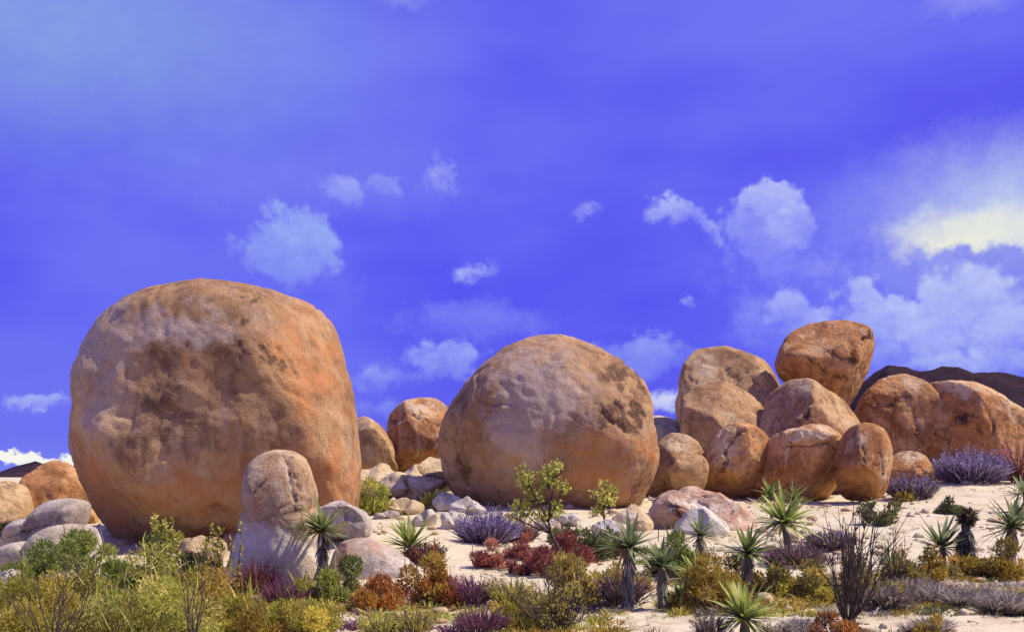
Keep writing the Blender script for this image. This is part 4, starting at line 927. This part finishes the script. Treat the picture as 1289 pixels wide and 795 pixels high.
# ------------------------------------------------------------------ shrubs: (kind, px, base, w, h, palette, label, options)
S = [
 # mass of yellow green scrub
 ('leafy', 82, 735, 140, 54, 'green', 'dark green rounded bush against the mauve grey slab', {}),
 ('leafy', 20, 690, 40, 30, 'green', 'small dark green bush tucked beside the dull brown boulder', {}),
 ('leafy', 60, 800, 150, 70, 'olive', 'broad olive bush around the flat white rock', {'pal2': 'gold'}),
 ('bare', 62, 818, 150, 128, 'darkstem', 'dark bare twigs rising from the broad olive bush', {'dens': 0.8}),
 ('leafy', 180, 802, 150, 84, 'lime', 'broad olive bush with golden patches below the tall sprigs', {'pal2': 'gold'}),
 ('leafy', 262, 785, 120, 82, 'olive', 'golden olive bush between the tall sprigs and dark red bush', {'pal2': 'gold'}),
 ('leafy', 215, 740, 120, 56, 'green', 'mid green bush at the foot of the tall leafy sprigs', {'pal2': 'olive'}),
 ('sprigs', 205, 745, 80, 98, 'lime', 'tall yellow green leafy sprigs against the giant boulder', {'dens': 2.0}),
 ('sprigs', 270, 755, 90, 96, 'olive', 'thin olive sprigs rising before the pale sandy rock', {'dens': 1.2}),
 ('leafy', 25, 770, 90, 40, 'olive', 'low olive bush beside the flat pale rock', {'pal2': 'green'}),
 ('leafy', 380, 802, 90, 56, 'olive', 'rounded olive bush below the magenta tinged bush', {'pal2': 'lime'}),
 ('leafy', 310, 806, 80, 44, 'gold', 'low golden bush beside the small white rock', {'pal2': 'olive'}),
 ('leafy', 140, 770, 100, 44, 'olive', 'olive green bush in front of the small white rock at the giant boulder', {'pal2': 'green'}),
 ('bare', 240, 815, 130, 110, 'darkstem', 'dark stems standing in the golden olive bush', {'dens': 0.6}),
 # near the standing stone
 ('spiky', 322, 750, 48, 50, 'maroon', 'dark red feathery bush at the foot of the pale-footed stone', {}),
 ('spiky', 358, 762, 60, 40, 'purple', 'magenta tinged bush between dark red bush and tall yucca', {'pal2': 'maroon'}),
 ('leafy', 422, 756, 58, 50, 'green', 'leafy green bush at the base of the tall yucca', {'pal2': 'lime'}),
 ('leafy', 466, 766, 62, 44, 'orange', 'orange bush with golden top next to the leafy green bush', {'pal2': 'gold'}),
 ('leafy', 536, 762, 78, 52, 'orange', 'rusty orange bush next to the purple spiky bush', {'pal2': 'olive'}),
 ('spiky', 597, 762, 58, 44, 'purple', 'purple spiky bush beside the rusty orange bush', {}),
 ('spiky', 604, 797, 74, 36, 'purple', 'low purple bush in front of the yellow green spiky clump', {'pal2': 'maroon'}),
 ('spiky', 480, 800, 60, 34, 'lime', 'low lime spiky clump below the orange bush', {'pal2': 'olive'}),
 ('spiky', 520, 798, 56, 36, 'olive', 'olive brown spiky clump on sand below the rusty orange bush', {'pal2': 'dusk'}),
 ('spiky', 642, 762, 54, 42, 'olive', 'yellow olive spiky clump between purple and dark twig bushes', {'pal2': 'lime'}),
 ('leafy', 735, 760, 92, 50, 'yellow', 'golden yellow bush behind the dark twig bush', {'pal2': 'gold'}),
 ('leafy', 665, 792, 90, 36, 'olive', 'low olive bush under the dark twig bush', {'pal2': 'gold'}),
 ('bare', 700, 795, 150, 86, 'olive', 'large dark twig bush with upcurved stems on the sand', {'dens': 2.6}),
 # middle sand
 ('leafy', 471, 648, 46, 38, 'lime', 'yellow green bush at the corner of the giant boulder', {'pal2': 'dullgreen'}),
 ('spiky', 534, 708, 52, 30, 'maroon', 'dark maroon bush behind the stemless tuft on open sand', {'pal2': 'dusk'}),
 ('spiky', 546, 622, 36, 18, 'lavender', 'small violet bush on the sandy slabs', {'pal2': 'purple'}),
 ('leafy', 552, 640, 30, 20, 'lime', 'small lime bush next to the small violet bush', {}),
 ('spiky', 613, 684, 80, 46, 'lavender', 'lavender bush beside the white cobbles', {'dens': 1.4}),
 ('spiky', 656, 682, 44, 28, 'dusk', 'dusky brown bush between lavender bush and taller sapling', {'pal2': 'red'}),
 ('leafy', 737, 702, 66, 44, 'dullgreen', 'grey green rounded bush between the two saplings', {'pal2': 'green'}),
 ('leafy', 770, 700, 50, 22, 'maroon', 'low dark maroon bush at the edge of the grey green bush', {'pal2': 'dusk'}),
 ('leafy', 622, 714, 48, 24, 'red', 'bright red low bush on the open sand', {}),
 ('leafy', 662, 703, 46, 24, 'red', 'red low bush behind the two other red bushes', {'pal2': 'darkred'}),
 ('leafy', 686, 722, 64, 30, 'darkred', 'deep red low bush at the foot of the taller sapling', {'pal2': 'red'}),
 ('leafy', 716, 712, 54, 30, 'darkred', 'dark crimson bush below the grey green rounded bush', {}),
 ('leafy', 655, 722, 30, 12, 'maroon', 'tiny dark maroon bush between the low red bushes', {}),
 ('spiky', 785, 762, 60, 46, 'dusk', 'dusky grey bush around the foot of the tall dark yucca', {'pal2': 'purple'}),
 ('leafy', 780, 742, 60, 34, 'yellow', 'pale yellow bush behind the tall dark yucca trunk', {'pal2': 'gold'}),
 # right of centre
 ('leafy', 850, 722, 70, 46, 'green', 'dark green bush in front of the white rock and pink slab', {}),
 ('leafy', 895, 765, 90, 54, 'gold', 'golden olive bush around the stemless light yucca', {'pal2': 'olive'}),
 ('leafy', 925, 744, 60, 40, 'gold', 'brown gold bush behind the upright short trunked yucca', {'pal2': 'olive'}),
 ('leafy', 1000, 748, 80, 40, 'olive', 'olive bush between short trunked yucca and tall bare shrub', {'pal2': 'dusk'}),
 ('spiky', 1000, 712, 90, 30, 'dusk', 'dusky purple bush under the broad light green yucca', {'pal2': 'purple'}),
 ('spiky', 1045, 692, 66, 28, 'dusk', 'dusky purple bush behind the tall bare shrub', {'pal2': 'lavender'}),
 ('leafy', 1040, 690, 40, 16, 'dusk', 'low dusky mat next to the broad light green yucca', {'pal2': 'purple'}),
 ('bare', 1068, 782, 120, 148, 'darkstem', 'tall bare shrub of dark upright branches on the sand', {'dens': 1.7}),
 ('bare', 1125, 742, 60, 80, 'dusk', 'thin grey twiggy shrub beside the tall bare shrub', {'dens': 0.8, 'pal2': 'dullgreen'}),
 ('bare', 975, 752, 56, 44, 'darkstem', 'small dark twigs in the olive bush beside short trunked yucca', {'dens': 0.6}),
 ('leafy', 1110, 660, 40, 24, 'dullgreen', 'small grey green bush on open sand below the egg shaped stone', {}),
 ('leafy', 1070, 752, 110, 44, 'olive', 'olive bush behind the stems of the tall bare shrub', {'pal2': 'dusk'}),
 ('leafy', 1160, 735, 80, 40, 'gold', 'golden olive bush at the foot of the stiff upright yucca', {'pal2': 'dullgreen'}),
 ('leafy', 1240, 728, 80, 42, 'gold', 'golden olive bush between the dead stump and skirted yucca', {'pal2': 'dullgreen'}),
 ('grass', 1215, 762, 110, 44, 'greygrass', 'wide clump of grey dry grass under the skirted yucca', {'dens': 1.6}),
 ('grass', 1265, 772, 60, 54, 'greygrass', 'tall clump of grey dry grass next to the wide grey clump', {'dens': 1.6}),
 ('grass', 1150, 745, 60, 34, 'greygrass', 'grey dry grass clump before the small grey green yucca', {'dens': 1.2}),
 ('spiky', 1120, 765, 70, 34, 'dusk', 'low dusky bush behind the small tuft of grey grass', {'pal2': 'greygrass'}),
 ('grass', 1160, 794, 56, 32, 'greygrass', 'small tuft of grey grass on sand before the dusky bush', {'dens': 1.3}),
 ('grass', 990, 798, 60, 36, 'greygrass', 'grey grass tuft beside the bright low yucca', {'dens': 1.2}),
 ('spiky', 894, 800, 40, 30, 'dusk', 'small dusky bush at the edge of the bright low yucca', {'pal2': 'greygrass'}),
 ('leafy', 1050, 802, 60, 28, 'orange', 'low pinkish orange bush at the foot of the tall bare shrub', {'pal2': 'dusk'}),
 ('leafy', 1170, 800, 30, 20, 'gold', 'tiny golden bush next to the small tuft of grey grass', {}),
 # far sand
 ('spiky', 1222, 606, 96, 44, 'lavender', 'big lavender bush against the long sloping boulder', {'dens': 1.0, 'at_y': 33.6}),
 ('spiky', 1148, 626, 66, 30, 'lavender', 'shaded lavender bush before the small low round boulder', {'pal2': 'dusk', 'at_y': 31.4}),
 ('leafy', 1141, 630, 22, 12, 'yellow', 'tiny yellow bush on sand before the shaded lavender bush', {}),
 ('leafy', 1171, 622, 18, 14, 'lime', 'tiny lime bush at the end of the shaded lavender bush', {'at_y': 32.0}),
 ('leafy', 1194, 646, 34, 16, 'dullgreen', 'small dark flat bush alone on the far sand', {'pal2': 'dusk'}),
 ('leafy', 867, 618, 26, 18, 'green', 'small green bush at the mouth of the shaded gap', {}),
 ('leafy', 936, 620, 28, 20, 'green', 'small green bush at the foot of the pointed boulder', {}),
 ('spiky', 1283, 606, 30, 60, 'red', 'pink red bush on the slope of the long sloping boulder', {'dens': 0.8, 'at_y': 33.8}),
]
for kind, px, py, w, h, pal, label, kw in S:
    nm = {'leafy': 'desert_shrub', 'spiky': 'spiky_shrub', 'grass': 'grass_clump', 'bare': 'twiggy_shrub', 'sprigs': 'leafy_sprigs'}[kind]
    if pal == 'lavender': nm = 'lavender_bush'
    shrub(kind, px, py, w, h, pal, label, name=nm, cat={'grass': 'grass'}.get(kind, 'shrub'), **kw)

# ------------------------------------------------------------------ loose pebbles and litter, too many to count
def scatter():
    rs = np.random.RandomState(5)
    V0, F0 = ICO[1]; V = []; Fs = []; n = 0
    N = 5200
    y = rs.uniform(10.5, 36, N); x = rs.uniform(-0.5, 0.5, N)*y*1.02
    keep = fbm(np.stack([x*0.5, y*0.5, x*0+2], -1), 3) > -0.05
    x, y = x[keep], y[keep]; z = height(x, y)
    st = []
    for a, b, c in zip(x, y, z):
        s = min(0.13, 0.013*math.exp(rs.normal()*0.8)*(0.5+b/22))
        v = V0*(1+rs.normal(size=(len(V0), 1))*0.12)*np.array([rs.uniform(0.8, 1.5), rs.uniform(0.8, 1.4), rs.uniform(0.5, 0.9)])*s
        V.append(v+np.array([a, b, c+s*0.25])); Fs.append(F0+n); n += len(V0); st.append(np.tile(rs.uniform(0, 0.5, 3)*np.array([0.5, 1, 1]), (len(V0), 1)))
    me = mesh_np('pebbles', np.concatenate(V), np.concatenate(Fs), MAT['sandstone'], True, np.concatenate(st), 'stain_and_light')
    tag(link('pebbles', me), 'small loose pebbles scattered over the pale sand', 'pebbles', kind='stuff')
    N = 4200; y = rs.uniform(10.5, 34, N); x = rs.uniform(-0.5, 0.5, N)*y*1.0
    keep = fbm(np.stack([x*0.45, y*0.45, x*0+7], -1), 3) > 0.12; x, y = x[keep], y[keep]; N = len(x); z = height(x, y)
    M = 9; P = np.repeat(np.stack([x, y, z], -1), M, 0); n = len(P)
    P[:, :2] += rs.normal(size=(n, 2))*0.025
    dv = rs.normal(size=(n, 3))*0.45+np.array([0, 0, 0.8])
    V, Fq, C = blades(P, dv, rs.uniform(0.04, 0.13, n), np.full(n, 0.007), pick([(0.36, 0.28, 0.15), (0.22, 0.17, 0.10), (0.16, 0.10, 0.08), (0.28, 0.26, 0.10)], n, rs, 0.2), rs, 0.3)
    tag(link('dry_grass', mesh_np('dry_grass', V, Fq, MAT['leaf'], False, C)), 'sparse wisps of dry grass on the pale sand', 'grass', kind='stuff')
scatter()

# ------------------------------------------------------------------ low scrub that carpets the sand under the bushes
def carpet():
    rs = np.random.RandomState(11); VS = []; FS = []; CS = []; n0 = 0
    zones = [((-20, 735, 420, 800), 520, ['olive', 'lime', 'olive', 'green']), ((430, 765, 660, 800), 90, ['olive', 'purple', 'lime']), ((640, 745, 780, 800), 110, ['gold', 'olive', 'dusk']),
             ((830, 735, 1040, 775), 130, ['gold', 'olive', 'dusk']), ((1040, 715, 1300, 775), 260, ['dusk', 'greygrass', 'gold', 'dullgreen']), ((960, 680, 1080, 712), 60, ['dusk', 'purple']), ((400, 740, 580, 770), 70, ['orange', 'olive', 'maroon']),
             ((600, 690, 760, 720), 40, ['darkred', 'maroon', 'dusk']), ((790, 690, 900, 740), 60, ['green', 'dusk'])]
    for (x0, y0, x1, y1), cnt, pals in zones:
        for k in range(cnt):
            px, py = rs.uniform(x0, x1), rs.uniform(y0, y1); x, y, z = ground_at(px, py)
            pal = pals[int((pnoise(np.array([[x*0.9, y*0.9, 1.3]]))[0]*1.6+0.5)*len(pals)) % len(pals)]
            n = rs.randint(24, 48); H = rs.uniform(0.10, 0.26)*(1.15 if x0 < 0 else 0.8)
            a = rs.uniform(0, 2*math.pi, n); rad = np.sqrt(rs.uniform(0, 1, n))
            P = np.stack([x+np.cos(a)*rad*0.09, y+np.sin(a)*rad*0.09, np.full(n, z-0.01)], -1)
            dv = np.stack([np.cos(a)*rad, np.sin(a)*rad, np.full(n, 0.9)], -1)+rs.normal(size=(n, 3))*0.25
            c = pick(PAL[pal], n, rs, 0.25)
            v, f, cc = blades(P, dv, H*rs.uniform(0.4, 1.0, n), np.full(n, 0.013), c*0.8, rs, 0.25, c)
            VS.append(v); FS.append(f+n0); CS.append(cc); n0 += len(v)
    tag(link('low_scrub', mesh_np('low_scrub', np.concatenate(VS), np.concatenate(FS), MAT['leaf'], False, np.concatenate(CS))), 'low tufted scrub carpeting the sand under the bushes', 'ground cover', kind='stuff')
carpet()
